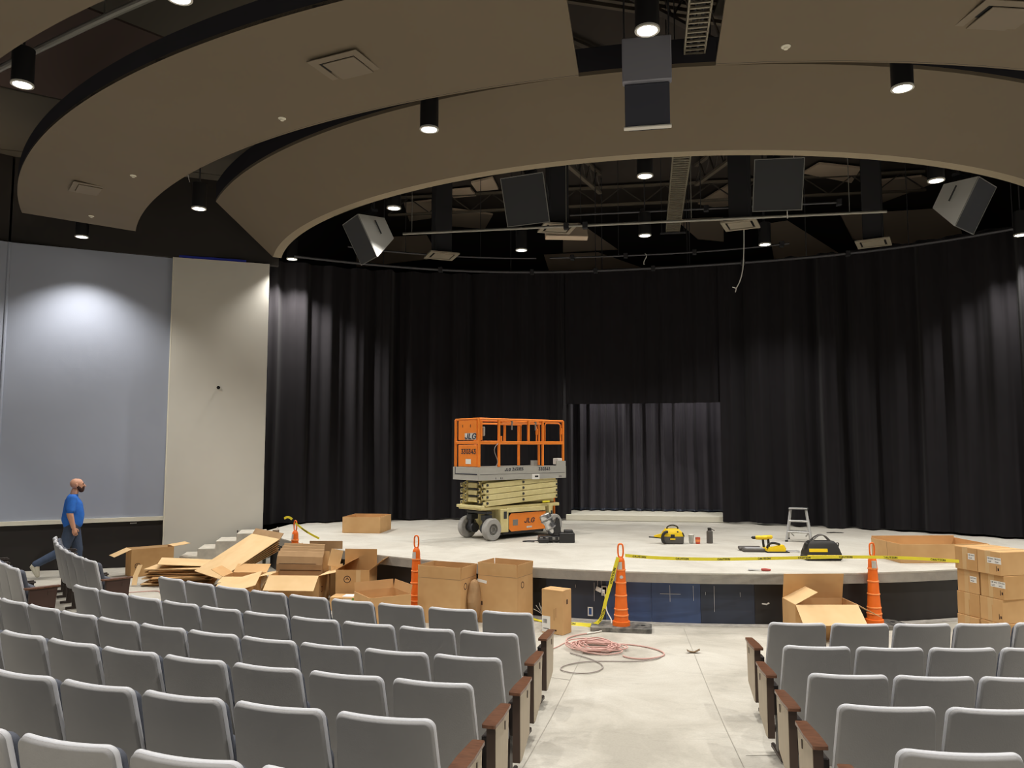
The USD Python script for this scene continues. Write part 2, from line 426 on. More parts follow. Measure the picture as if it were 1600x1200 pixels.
# ------------------------------------------------------------------ curtains
def drape(path, z0, z1, amp, wl_, seed, step=0.03, gathers=1.0, hem=0.0):
    """Curtain hung along a floor path: pleats that deepen and wander, closed sheet 8 mm thick."""
    p = spline([(x, y, 0) for x, y in path], 40)
    L = np.r_[0, np.cumsum(np.linalg.norm(np.diff(p, axis=0), axis=1))]
    s = np.arange(0, L[-1], step)
    q = np.stack([np.interp(s, L, p[:, k]) for k in range(2)], 1)
    t = np.gradient(q, axis=0); t /= np.linalg.norm(t, axis=1, keepdims=True)
    nrm = np.stack([t[:, 1], -t[:, 0]], 1)
    zs = np.linspace(z0, z1, 14)
    rows = []
    w = meshkit.noise(np.stack([s * 0.5, s * 0, s * 0], 1), seed)
    ph = np.cumsum((0.62 + 0.9 * w) * step / wl_) * 2 * PI
    am = 0.35 + 1.15 * meshkit.noise(np.stack([s * 1.7, s * 0 + 5, s * 0], 1), seed + 1)
    for z in zs:
        k = (z - z0) / (z1 - z0)
        wob = meshkit.noise(np.stack([s * 0.8, s * 0 + k * 1.6, s * 0], 1), seed + 2) - .5
        x = np.sin(ph + wob * 1.3 * (1 - k))
        o = amp * am * (np.sign(x) * np.abs(x) ** 0.6 * (1 - .25 * k) + .35 * np.sin(2.3 * ph + 1 + wob))
        zz = np.full(len(s), z)
        if k == 0 and hem:
            zz = zz + hem * meshkit.noise(np.stack([s * 1.3, s * 0, s * 0], 1), seed + 3)
        rows.append(np.stack([q[:, 0] + nrm[:, 0] * o, q[:, 1] + nrm[:, 1] * o, zz], 1))
    V = np.vstack(rows); n = len(s)
    F = np.array([[i * n + j, i * n + j + 1, (i + 1) * n + j + 1, (i + 1) * n + j] for i in range(len(zs) - 1) for j in range(n - 1)])
    return MB().add(V, F)
CT = 6.5
cl = thing('stage_curtain', 'black pleated stage curtain left of the rear opening', 'curtain', group=None)
obj('drape', drape([(-8.25, 15.5), (-7.6, 15.95), (-6.85, 16.5), (-5.7, 17.1), (-4.6, 17.5), (-2.9, 17.8), (-1.72, 17.9)], SZ + .015, CT, .13, .50, 3, hem=.03), 'curtain', cl, smooth=True)
cr = thing('stage_curtain', 'black pleated stage curtain sweeping round right of the rear opening', 'curtain')
obj('drape', drape([(1.66, 17.75), (3.0, 17.35), (4.4, 16.9), (5.85, 16.1), (6.75, 15.5), (7.6, 14.9), (8.3, 14.3)], SZ + .015, CT, .13, .55, 11, hem=.03), 'curtain', cr, smooth=True)
cm = thing('curtain_valance', 'black flat curtain valance hanging above the rear opening', 'curtain')
obj('drape', drape([(-1.85, 17.86), (0, 17.9), (1.8, 17.72)], 3.37, CT, .03, .36, 5), 'curtain', cm, smooth=True)
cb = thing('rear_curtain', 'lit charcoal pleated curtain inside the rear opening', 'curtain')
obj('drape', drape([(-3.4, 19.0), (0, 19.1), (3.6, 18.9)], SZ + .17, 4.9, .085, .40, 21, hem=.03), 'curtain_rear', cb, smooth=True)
obj('hem_band', drape([(-3.4, 18.97), (0, 19.07), (3.6, 18.87)], SZ + .155, SZ + .2, .085, .40, 21), 'slate_blue', cb, smooth=True)
struct('trim_1', MB().box((-.05, 19.2, SZ + .07), (3.62, 2.7, .13), .006), 'ledge_white', label='low white platform edge under the rear curtain')

# ------------------------------------------------------------------ ceiling clouds
def azof(x, R):
    return deg(math.asin(x / R))
def cloud(name, label, Ri, zi, Ro, zo, ai0, ao0, ai1, ao1, vents=(), heads=()):
    t = thing(name, label, 'ceiling cloud')
    A, B = arc(Ri, zi, ai0, ai1, 60), arc(Ro, zo, ao0, ao1, 60)
    obj('soffit', MB().strip(A, B, (0, 0, .04)), 'cloud', t)
    up = np.array([0, 0, .25])
    obj('edge_band', MB().strip(B + [0, 0, .002], B + up, (0, .03, 0)), 'cloud_edge', t)
    obj('edge_band', MB().strip(A + [0, 0, .002], A + up, (0, -.03, 0)), 'cloud_edge', t)
    return t
C1L = cloud('ceiling_cloud', 'broad curved brown ceiling cloud left of the centre slot', 11.6, 6.31, 13.39, 6.456, -52.3, -53.2, azof(-.66, 11.6), azof(-.66, 13.39))
C1R = cloud('ceiling_cloud', 'broad curved brown ceiling cloud right of the centre slot', 11.6, 6.31, 13.39, 6.456, azof(.76, 11.6), azof(.76, 13.39), 52.3, 53.2)
C0 = cloud('ceiling_cloud', 'brown ceiling cloud in the top left corner nearest the viewer', 14.5, 6.3, 16.6, 6.42, -66, -66, -4, -4)
hd = thing('proscenium_header', 'tilted curved brown header arching over the front of the stage', 'ceiling cloud')
HA, HB = arc(9.01, 6.41, -60, 60, 80), arc(10.28, 6.975, -50.5, 55, 80)
obj('sloped_face', MB().strip(HA, HB, (0, 0, .05)), 'cloud', hd)
obj('lip', MB().strip(arc(9.01, 6.41, -60, 60, 80), arc(8.84, 6.405, -60, 60, 80), (0, 0, .06)), 'cloud_lip_lit', hd)
obj('edge_band', MB().strip(HB + [0, 0, .05], HB + [0, 0, .36], (0, .03, 0)), 'cloud_edge', hd)

# square plaque vents and sprinkler heads set in the clouds
def plaque(label, x, y, z, s, rz, tilt=0.0, name='air_vent'):
    t = thing(name, label, 'vent', (x, y, z), rz, group=None, rx=tilt)
    fr = sbox(-s / 2, -s / 2, s / 2, s / 2).difference(sbox(-s * .36, -s * .36, s * .36, s * .36))
    obj('frame', MB().prism(fr, .008, None, (0, 0, -.008)), 'vent_brown', t)
    obj('recess', MB().box((0, 0, .008), (s * .74, s * .74, .01)), 'slot', t)
    obj('plate', MB().box((s * .03, -s * .06, -.014), (s * .64, s * .58, .012), .003), 'vent_brown', t)
    return t
vz = lambda x, y: 6.31 + (math.hypot(x, y - YC) - 11.6) * .0816
for lab, x, y, s in (('square ceiling vent in the left cloud near its middle', -3.07, 7.46, .62), ('square ceiling vent at the far left end of the left cloud', -8.5, 10.4, .55), ('square ceiling vent in the right cloud at the top right corner', 3.28, 7.6, .62)):
    plaque(lab, x, y, vz(x, y) - .002, s, deg(math.atan2(x, YC - y)))
for lab, x, y in (('small sprinkler head right of the middle of the left cloud', -4.3, 8.4), ('small sprinkler head in the middle of the left cloud', -7.4, 9.9), ('small sprinkler head at the tip of the left cloud', -9.45, 11.6), ('small sprinkler head in the right cloud near the slot', 1.42, 7.7)):
    t = thing('sprinkler_head', lab, 'sprinkler', (x, y, vz(x, y)))
    obj('cover', MB().lathe([(.001, -.03), (.02, -.03), (.022, -.012), (.045, -.008), (.048, 0)], 14), 'ledge_white', t)

# dark ceiling panels seen in the slot between the clouds
pa = [-74, -58.9, -46.4, -32.2, -20, -5.5, 5.5, 20, 34, 48, 60]
pc = ['ceiling_panel_b', 'ceiling_panel_b', 'ceiling_panel_a', 'ceiling_panel_b', 'ceiling_panel_a', 'ceiling_panel_b'] * 2
cp = thing('ceiling_panels', 'dark ceiling panels above the clouds', None, kind='structure')
for a0, a1, c in zip(pa, pa[1:], pc):
    if abs(a0 + a1) < 8:
        continue
    obj('panel', MB().strip(arc(9.6, 8.0, a0 + .12, a1 - .12, 10), arc(15.5, 8.0, a0 + .12, a1 - .12, 10), (0, 0, .05)), c, cp)

# open steel and ribbed deck above the centre slot
rd = thing('roof_deck', 'ribbed metal roof deck above the centre slot', None, kind='structure')
rib = MB()
for k in range(34):
    rib.box(RZ(24) @ np.array([0, -2.6 + k * .16, 0]) + [0, 8.2, 8.86], (8.0, .07, .07), 0, RZ(24))
obj('deck_ribs', rib, 'deck', rd); tag(stage.GetPrimAtPath(path_of(rd) + '/deck_ribs'), kind='stuff')
for k, (x0, y0, x1, y1) in enumerate(((-3.4, 6.2, 1.2, 11.4), (-1.6, 5.8, 3.0, 11.2), (-4.8, 7.6, -0.6, 12.2), (-6.5, 18.6, 6.5, 18.9), (-2.6, 12.4, -1.0, 17.8), (1.2, 17.6, 3.2, 12.8))):
    t = thing('bar_joist', ['steel bar joist crossing the centre slot on the left', 'steel bar joist crossing the centre slot on the right', 'steel bar joist partly hidden by the left cloud', 'steel bar joist running across above the stage rear', 'steel bar joist above the stage left of the cable tray', 'steel bar joist above the stage right of the cable tray'][k], 'joist')
    a, b = np.array([x0, y0]), np.array([x1, y1])
    for z in (8.35, 8.8):
        obj('chord', MB().beam((*a, z), (*b, z), .09, .05), 'steel_dark' if k < 3 else 'deck', t)
    m = 12
    w = MB()
    for i in range(m):
        p, q = a + (b - a) * i / m, a + (b - a) * (i + 1) / m
        mid = (p + q) / 2
        w.beam((*p, 8.37), (*mid, 8.78), .025, .025).beam((*mid, 8.78), (*q, 8.37), .025, .025)
    obj('web', w, 'steel_dark', t)

# ------------------------------------------------------------------ lamps
def lamp(label, x, y, z, can=True, power=1.0, h=.42, r=.115, stem='pipe', spot=58, soft=.75, group=None):
    t = thing('downlight', label, 'ceiling light', (x, y, z), group=group)
    if can:
        obj('housing', MB().lathe([(r - .012, .0), (r, .0), (r, h), (r * .3, h + .03), (.001, h + .03)], 28), 'can_black', t)
        obj('stem', MB().cyl((0, 0, h + .02), (0, 0, CEIL - z), .012, n=8), stem, t)
    obj('rim', MB().lathe([(r - .02, .004), (r - .018, -.008), (r + .004, -.008), (r + .004, .012)], 28), 'can_rim', t)
    obj('lens', MB().lathe([(.001, -.003), (r - .02, -.003), (r - .02, .004)], 24), 'lens', t)
    s = UsdLux.SphereLight.Define(stage, path_of(t) + '/bulb')
    s.CreateRadiusAttr(.04)
    s.CreateIntensityAttr(LAMP * power)
    s.CreateColorAttr(Gf.Vec3f(1.0, .96, .905))
    s.AddTranslateOp().Set(Gf.Vec3d(0, 0, -.06))
    s.AddRotateXOp().Set(0.0)
    sh = UsdLux.ShapingAPI.Apply(s.GetPrim())
    sh.CreateShapingConeAngleAttr(float(spot))
    sh.CreateShapingConeSoftnessAttr(float(soft))
    return t
L = 6.3
lamp('black cylinder downlight in the centre slot beside the grey speaker', .06, 7.1, L)
lamp('black cylinder downlight in front of the header right of the slot', 2.83, 8.78, L)
lamp('black cylinder downlight in front of the header left of the slot', -2.61, 8.94, L)
lamp('black cylinder downlight left of the header end above the grey wall panel', -7.25, 11.35, L, power=1.4)
lamp('downlight behind the header left of the left middle speaker', -4.06, 11.88, L)
lamp('downlight behind the header on the centre line, nearer one', .03, 11.07, L)
lamp('downlight above the stage on the centre line, farther one', .02, 14.26, L)
lamp('black cylinder downlight above the stage right of the square diffuser', 2.32, 15.31, L)
lamp('downlight above the stage left of centre', -2.42, 14.92, L)
lamp('downlight hanging by the left curtain and the grey wall panel', -7.48, 15.22, 6.41, power=2.0)
lamp('downlight washing the blue-grey left wall', -10.39, 12.53, L)
lamp('downlight behind the header left of the rightmost speaker', 4.28, 12.01, L)
lamp('downlight at the right picture edge by the right curtain', 6.6, 14.73, 6.12)
lamp('downlight in the top left corner under a grey pipe', -6.99, 7.39, 6.5)
lamp('downlight above the left cloud slot, its glow on the ceiling panel', -4.2, 6.15, 6.5)
hidden = 'unseen downlight beyond the edges of the view'
for x, y in ((7.25, 11.35), (10.3, 12.5), (0, 2.6), (-4.6, 2.4), (4.6, 2.4), (4.4, 6.0), (7.9, 7.6), (-9.2, 4.0), (9.2, 4.0), (-4, -2.5), (0, -2.5), (4, -2.5), (-8.5, -1.5), (8.5, -1.5), (-12, 7.5), (12, 7.5), (-12.4, 10.4)):  # last one is added to brighten the lower left wall
    lamp(hidden, x, y, 6.98, power=2.3 if y < 0 else 1.6, group='downlights over the audience')
lamp('downlight behind the curtain valance lighting the rear curtain on the left', -1.0, 18.3, 4.7, can=True, power=.3)
lamp('downlight behind the curtain valance lighting the rear curtain on the right', 1.0, 18.2, 4.7, can=True, power=.3)
# ------------------------------------------------------------------ auditorium chairs
mat('chair_shell', (142, 141, 140), 0.55, var=0.06, scale=3, bump=0.0008, bscale=120)
mat('chair_edge_lit', (202, 203, 207), 0.5)  # paler than the shell: light on upturned edges put into the colour
mat('chair_cushion', (88, 92, 102), 0.9, bump=0.001, bscale=150)
mat('chair_metal', (48, 38, 33), 0.45)
mat('arm_wood', (114, 77, 56), 0.3, var=0.2, scale=14, rgb2=(88, 58, 42), stretch=(1, 6, 1))
mat('panel_edge', (66, 50, 41), 0.5)
mat('panel_laminate', (184, 170, 148), 0.5, var=0.08, scale=20, stretch=(1, 1, 0.1))
mat('panel_brown', (72, 50, 42), 0.5, var=0.1, scale=20, stretch=(1, 1, 0.1))

def pad(w0, w1, h, rc, t, b, bend=0.03, n=8):
    """Upholstered slab: trapezoid w0 (bottom) to w1 (top) by h with rounded corners, thickness t, rounded rim b, bent round the sitter. Local x, z; back at y=0, front at y=t."""
    poly = Polygon([(-w0 / 2, 0), (w0 / 2, 0), (w1 / 2, h), (-w1 / 2, h)]).buffer(-rc).buffer(rc, quad_segs=6)
    out = np.array(poly.exterior.segmentize(0.06).coords)[:-1]
    if not Polygon(out).exterior.is_ccw:
        out = out[::-1]
    nn = len(out)
    e1, e0 = np.roll(out, -1, 0) - out, out - np.roll(out, 1, 0)
    t_ = e1 / np.linalg.norm(e1, axis=1, keepdims=True) + e0 / np.linalg.norm(e0, axis=1, keepdims=True)
    t_ /= np.linalg.norm(t_, axis=1, keepdims=True)
    nrm = np.stack([t_[:, 1], -t_[:, 0]], 1)
    c = out.mean(0)
    rings = []
    for k in (0.25, 0.6, 0.85):
        rings.append((c + (out - nrm * b - c) * k, 0.0))
    for a in np.linspace(0, PI, 7):
        rings.append((out - nrm * b * (1 - math.sin(a)), t / 2 - math.cos(a) * t / 2))
    for k in (0.85, 0.6, 0.25):
        rings.append((c + (out - nrm * b - c) * k, t))
    V = [[c[0], 0, c[1]]]
    for r, y in rings:
        V += [[p[0], y, p[1]] for p in r]
    V.append([c[0], t, c[1]])
    V = np.array(V)
    V[:, 1] += bend * ((V[:, 0] / (max(w0, w1) / 2)) ** 2)
    F = []
    i = np.arange(nn); j = (i + 1) % nn
    F += [[0, 1 + a, 1 + b_] for a, b_ in zip(i, j)]
    for k in range(len(rings) - 1):
        o, p = 1 + k * nn, 1 + (k + 1) * nn
        for a, b_ in zip(i, j):
            F += [[o + a, p + a, p + b_], [o + a, p + b_, o + b_]]
    o = 1 + (len(rings) - 1) * nn
    F += [[len(V) - 1, o + b_, o + a] for a, b_ in zip(i, j)]
    m = trimesh.Trimesh(V, F, process=False); m.fix_normals()
    return m

def chair(label, loc, rz, group=None, armside=0, brown=False):
    """armside: -1 / +1 puts an end panel with wooden armrest on that side (aisle)."""
    t = thing('auditorium_chair', label, 'chair', loc, rz, group)
    lean = RX(12)
    obj('backrest', MB().tri(pad(.515, .462, .585, .042, .03, .010), lean, (0, -.03, .272)), 'chair_shell', t, smooth=60)
    obj('rim', MB().tri(pad(.524, .474, .597, .048, .03, .014), lean, (0, -.012, .268)), 'chair_edge_lit', t, smooth=60)
    obj('back_cushion', MB().tri(pad(.455, .43, .53, .055, .05, .02), lean, (0, .016, .30)), 'chair_cushion', t, smooth=60)
    obj('seat', MB().tri(pad(.37, .37, .36, .06, .06, .02, bend=.0), RX(6), (0, .09, .26)), 'chair_cushion', t, smooth=60)
    for s in (-1, 1):
        if s == 1 or s == armside:
            continue
        obj('standard', MB().box((s * .262, .1, .33), (.02, .2, .60), .006).box((s * .262, .1, .02), (.03, .36, .04), .006).beam((s * .262, .04, .03), (s * .262, .08, .3), .03, .06), 'chair_metal', t)
        obj('armrest', MB().box((s * .262, .12, .60), (.03, .2, .025), .008), 'chair_metal', t)
    if armside:
        s = armside
        x = s * .312
        pr = [(.0, .605), (.30, .605), (.27, .26), (.06, .16), (.0, .16)]
        R = np.array([[0, 0, 1], [1, 0, 0], [0, 1, 0]], float)
        core = MB().prism(pr, .05, R, (x - .025, -.0, 0))
        obj('end_panel', core, 'panel_edge', t)
        pr2 = Polygon(pr).buffer(-.006)
        obj('laminate', MB().prism(pr2, .004, R, (x + s * .0255 - .002, 0, 0)), 'panel_brown' if brown else 'panel_laminate', t)
        obj('number_slot', MB().box((x + s * .03, .2, .545), (.004, .012, .05), .002), 'panel_edge', t)
        # wooden armrest: rounded plank with a tapered front
        pl = Polygon([(-.04, -.05), (.04, -.05), (.043, .12), (.032, .33), (-.032, .33), (-.043, .12)]).buffer(-.012).buffer(.012)
        ed = MB()
        ed.prism(pl, .018, None, (x, .0, .607))
        obj('armrest', ed, 'arm_wood', t)
        obj('foot', MB().box((x - s * .07, .12, .02), (.03, .30, .04), .008).box((x - s * .07, .10, .2), (.02, .08, .36), .004), 'chair_metal', t)
        obj('bracket', MB().box((x - s * .045, .10, .42), (.05, .10, .22), .006), 'chair_metal', t)
        obj('crossbar', MB().box((x - s * .09, .22, .16), (.16, .03, .05), .004), 'chair_metal', t)
    return t

ORD = ['first', 'second', 'third', 'fourth', 'fifth', 'sixth', 'seventh', 'eighth', 'ninth', 'tenth', 'eleventh', 'twelfth', 'thirteenth', 'fourteenth', 'fifteenth']
ROWN = ['front row', 'second row', 'third row', 'fourth row', 'fifth row', 'sixth row']
ROWS = [(12.66, .02), (13.6, .06), (14.48, .11), (15.33, .195), (16.2, .30), (16.97, .37)]
PROTO = {}
def seat_at(R, a, zf, label, group, arm, brown=False):
    # the back top leans 0.13 towards the audience: put the origin that much nearer the stage
    r = R - .15
    ar = rad(a)
    loc = (r * math.sin(ar), YC - r * math.cos(ar), zf + .004)
    key = (arm, brown)
    if key not in PROTO:
        PROTO[key] = chair(label, loc, -a * -1, group, arm, brown)
        return PROTO[key]
    return dup(PROTO[key], label, loc, a, group)
LEFT = [(-5.74, 2.42, 9), (-5.24, 2.21, 10), (-4.77, 2.05, 13), (-4.5, 2.0, 12), (-4.16, 1.9, 8), (-3.85, 1.84, 6)]
for k, (a0, da, n) in enumerate(LEFT):
    R, zf = ROWS[k]
    for i in range(n):
        w = 'grey chair, ' + ORD[i] + ' from the centre aisle in the ' + ROWN[k] + ' of the left block'
        if i == 0:
            w = 'grey aisle chair with wooden armrest, ' + ROWN[k] + ' of the left block'
        seat_at(R, a0 - i * da, zf, w, 'chairs of the left block', 1 if i == 0 else 0)
RIGHT = [(5.6, 2.36, 5), (5.05, 2.18, 4), (4.75, 2.02, 4), (4.4, 1.98, 3), (4.25, 1.89, 3)]
for k, (a0, da, n) in enumerate(RIGHT):
    R, zf = ROWS[k]
    for i in range(n):
        w = 'grey chair, ' + ORD[i] + ' from the centre aisle in the ' + ROWN[k] + ' of the right block'
        if i == 0:
            w = 'grey aisle chair with wooden armrest, ' + ROWN[k] + ' of the right block'
        seat_at(R, a0 + i * da, zf, w, 'chairs of the right block', -1 if i == 0 else 0)
for k, (a0, da, n) in enumerate([(-35.2, 2.42, 7), (-34.0, 2.25, 6)]):
    R, zf = ROWS[k]
    for i in range(n):
        w = 'grey chair, ' + ORD[i] + ' from the side aisle in the ' + ROWN[k] + ' of the far left block'
        if i == 0:
            w = 'grey aisle chair with dark brown end panel, ' + ROWN[k] + ' of the far left block'
        seat_at(R, a0 - i * da, zf, w, 'chairs of the far left block', 1 if i == 0 else 0, True if i == 0 else False)
# ------------------------------------------------------------------ speakers, ducts, pipes over the stage
def speaker(label, x, y, z, rz, rx):
    t = thing('loudspeaker', label, 'speaker', (x, y, z), rz)
    R = RX(rx)
    w, h, d = .74, .78, .55
    m = MB()
    c = [(-w / 2, 0), (w / 2, 0), (w * .17, d), (-w * .17, d)]
    top = [(a * 1.0, b) for a, b in c]
    m.prism(top, h, None, (0, 0, -h / 2))
    v = np.array(m.mesh().vertices)
    k = v[:, 1] > .3
    v[k, 2] *= .5
    obj('cabinet', MB().add(v @ R.T, m.mesh().faces), 'speaker_body', t, smooth=False)
    fr = sbox(-w / 2, -h / 2, w / 2, h / 2)
    obj('frame', MB().prism(fr.difference(fr.buffer(-.012)), .016, R @ XZ), 'speaker_frame', t)
    obj('grille', MB().prism(fr.buffer(-.013), .01, R @ XZ), 'speaker_grille', t)
    b = MB()
    b.tube([R @ np.array([-.03, .25, .22]), R @ np.array([-.03, .25, .42]), (0, .22, .55)], .018).box((0, .22, .55), (.2, .12, .05), .006)
    obj('bracket', b, 'black_duct', t)
    for s in (-1, 1):
        obj('rod', MB().cyl((s * .06, .22, .55), (s * .06, .22, CEIL - z - .01), .014, n=8), 'black_duct', t)
    u = MB()
    for s in (-1, 1):
        a = np.array([s * .28, .28, .2]); e = np.array([s * .28, .28, -.05])
        u.tube([R @ (a + [s * .012, 0, 0]), R @ (e + [s * .012, 0, 0])], .012, n=6)
    obj('rigging_strap', u, 'speaker_grille', t)
    return t
speaker('grey wedge loudspeaker far left over the stage, its bright side facing right', -4.86, 12.45, 5.95, -48, 28)
speaker('dark square loudspeaker hanging left of the centre line', -1.86, 11.85, 6.3, -14, 22)
speaker('dark square loudspeaker hanging right of the centre line', 2.03, 11.95, 6.35, 3, 20)
speaker('grey wedge loudspeaker far right over the stage, its bright side facing left', 5.09, 12.75, 6.1, 50, 28)

mat('centre_grille', (74, 76, 88), 0.8)
t = thing('centre_speaker', 'grey speaker cabinet hanging in the centre slot under a downlight', 'speaker', (.06, 8.5, 0))
obj('upper_panel', MB().box((0, 0, 6.72), (.55, .12, .52), .012), 'screen_grey', t)
obj('grille', MB().box((0, .02, 6.205), (.50, .06, .50), .01), 'centre_grille', t)
obj('bottom_rim', MB().box((0, .01, 5.945), (.53, .08, .018), .003), 'white_wire', t)
obj('rear_box', MB().box((0, .14, 6.3), (.44, .18, .6), .01), 'black_duct', t)
obj('hanger', MB().cyl((-.25, 0, 6.95), (-.25, 0, CEIL), .01, n=8).cyl((.25, 0, 6.95), (.25, 0, CEIL), .01, n=8), 'pipe', t)

def duct(label, x, y, z, rz, s=.62, w=.36):
    t = thing('duct_drop', label, 'air duct', (x, y, z), rz)
    obj('duct', MB().box((0, 0, (CEIL - z) / 2), (w, w, CEIL - z - .08), .02), 'black_duct', t)
    fr = sbox(-s / 2, -s / 2, s / 2, s / 2).difference(sbox(-s * .38, -s * .38, s * .38, s * .38))
    obj('flange', MB().prism(fr, .03, None, (0, 0, -.03)), 'diffuser', t)
    obj('recess', MB().box((0, 0, .0), (s * .78, s * .78, .02)), 'slot', t)
    obj('plate', MB().box((0, -.05, -.035), (s * .64, s * .6, .012), .003), 'diffuser', t)
duct('black duct drop with square diffuser, left of centre over the stage', -1.57, 13.8, 6.4, 20)
duct('black duct drop with square diffuser, right of centre over the stage', 1.73, 14.15, 6.4, -15)
duct('black duct drop with square diffuser, far left over the stage', -4.2, 15.4, 6.4, 30)
duct('black duct drop with square diffuser, far right over the stage', 4.47, 15.9, 6.4, -20)

rf = thing('lit_patches', 'pale brown slabs standing for lit patches of the stage ceiling and rear wall', None, kind='structure')  # slabs drawn where light strikes the bare deck and rear wall
for q in ([(-6.24, 19.07), (-5.45, 18.94), (-5.87, 20.41), (-6.57, 20.59)], [(-5.24, 19.64), (-4.11, 20.41), (-4.61, 21.7), (-5.65, 21.2)], [(-4.88, 18.28), (-4.24, 18.2), (-4.21, 18.75), (-4.94, 18.83)],
          [(-4.13, 17.8), (-3.54, 17.54), (-3.56, 18.37), (-4.12, 18.42)], [(5.4, 19.4), (6.53, 19.21), (6.99, 19.74), (6.1, 21.29)], [(1.42, 20.41), (2.14, 18.89), (2.33, 20.68), (1.95, 20.84)], [(3.95, 17.93), (4.96, 18.39), (5.0, 19.39), (3.71, 18.5)]):
    obj('panel', MB().prism(q, .05, None, (0, 0, CEIL - .12)), 'lit_brown', rf)
for q in ([(-2.3, 8.84), (-1.84, 8.85), (-.74, 8.01), (-2.31, 7.99)], [(3.4, 8.55), (3.91, 8.61), (5.4, 7.5), (3.55, 7.4)], [(-2.87, 7.95), (-1.3, 7.95), (.3, 7.3), (-2.64, 7.2)], [(.9, 8.8), (2.2, 8.8), (2.2, 8.1), (1.5, 8.2)], [(5.3, 8.7), (8.2, 8.75), (8.4, 7.6), (5.6, 8.0)], [(-8.6, 8.7), (-6.4, 8.7), (-6.0, 8.0), (-8.6, 7.8)]):
    obj('panel', MB().prism(q, .05, XZ, (0, 21.8, 0)), 'lit_brown', rf)
t = thing('sound_panel', 'small brown panel box under the left square diffuser', 'acoustic panel', (-1.52, 14.9, 6.62), 14)
obj('board', MB().box((0, 0, 0), (.84, .12, .34), .01, RX(-30)), 'lit_brown', t)
obj('hanger', MB().cyl((-.3, 0, .1), (-.3, 0, CEIL - 6.62), .008, n=6).cyl((.3, 0, .1), (.3, 0, CEIL - 6.62), .008, n=6), 'pipe', t)

def pipe(name, label, pts, r, m='pipe', hang=(), clamps=(), n=60, cat='pipe'):
    t = thing(name, label, cat)
    p = spline(pts, n) if len(pts) > 2 else np.array(pts, float)
    obj('tube', MB().tube(p, r, 10), m, t)
    L = np.linspace(0, len(p) - 1, 400)
    at = lambda f: np.array([np.interp(f * (len(p) - 1), np.arange(len(p)), p[:, k]) for k in range(3)])
    for f in hang:
        q = at(f)
        obj('hanger', MB().cyl(q, (q[0], q[1], CEIL), .008, n=6), m, t)
    for f in clamps:
        q = at(f)
        obj('clamp', MB().box(q, (.09, .1, .12), .01), 'black_duct', t)
    return t
TR = [(-7.3, 14.95), (-6.87, 15.3), (-5.71, 16.09), (-4.14, 16.87), (-1.55, 17.39), (-.1, 17.38), (2.65, 17.1), (5.05, 16.4), (6.4, 15.6), (7.6, 14.6)]
pipe('curtain_track', 'curved grey curtain track pipe running above the black curtain', [(x, y, 6.4) for x, y in TR], .03, hang=(.12, .3, .42, .55, .7, .82, .93), clamps=(.2, .33, .42, .5, .62, .75))
pipe('lighting_pipe', 'thinner curved pipe just above the curtain track, left part', [(-6.2, 15.2, 6.62), (-5.1, 15.95, 6.62), (-3.9, 16.5, 6.62), (-2.4, 16.9, 6.62)], .02, hang=(.3, .7), clamps=(.55,))
pipe('lighting_pipe', 'thinner curved pipe just above the curtain track, right part', [(-2.1, 16.93, 6.62), (-.3, 17.0, 6.62), (1.4, 16.9, 6.62), (3.0, 16.55, 6.62)], .02, hang=(.3, .6, .9), clamps=(.1, .33, .62, .97))
pipe('batten', 'long straight pale batten pipe hanging across the stage', [(-4.35, 13.26, 6.265), (3.98, 13.36, 6.265)], .024, 'pipe_pale', hang=(.02, .36, .62, .93), clamps=(.36, .4), cat='batten')
pipe('batten', 'shorter batten pipe above the long one with a socket box at its right end', [(-1.41, 14.58, 6.86), (3.55, 14.66, 6.86)], .02, 'pipe', hang=(.1, .5, .85), clamps=(.28, .52, 1.0), cat='batten')
pipe('ceiling_pipe', 'grey pipe along the ceiling gap in the top left corner', [(-9.9, 8.8, 7.05), (-7.85, 7.95, 7.05), (-6.39, 7.39, 7.05), (-5.14, 6.94, 7.05), (-3.2, 6.4, 7.05)], .04, 'pipe_pale', hang=(.35, .62), clamps=())

def tray(label, x0, y0, y1, z, w=.26):
    t = thing('cable_tray', label, 'cable tray')
    for s in (-1, 1):
        obj('side_rail', MB().box((x0 + s * w / 2, (y0 + y1) / 2, z), (.02, y1 - y0, .08)), 'tray_steel', t)
    rg = MB()
    for y in np.arange(y0 + .04, y1, .1):
        rg.box((x0, y, z - .03), (w, .025, .02))
    tag(obj('rungs', rg, 'tray_steel', t), kind='stuff')
    obj('cables', MB().tube([(x0 + .05, y0, z - .005), (x0 + .06, (y0 + y1) / 2, z), (x0 + .03, y1, z - .005)], .02, 6).tube([(x0 - .05, y0, z - .005), (x0 - .03, (y0 + y1) / 2, z), (x0 - .06, y1, z - .005)], .018, 6), 'black_duct', t)
    for y in (y0 + .3, y1 - .05):
        obj('trapeze', MB().box((x0, y, z - .07), (.5, .05, .03)).cyl((x0 - .22, y, z - .07), (x0 - .22, y, CEIL), .007, n=6).cyl((x0 + .22, y, z - .07), (x0 + .22, y, CEIL), .007, n=6), 'pipe', t)
tray('wire cable tray running through the centre slot', .64, 4.5, 9.62, 7.17, .24)
tray('ladder cable tray running back over the stage', .58, 10.6, 15.6, 6.75)

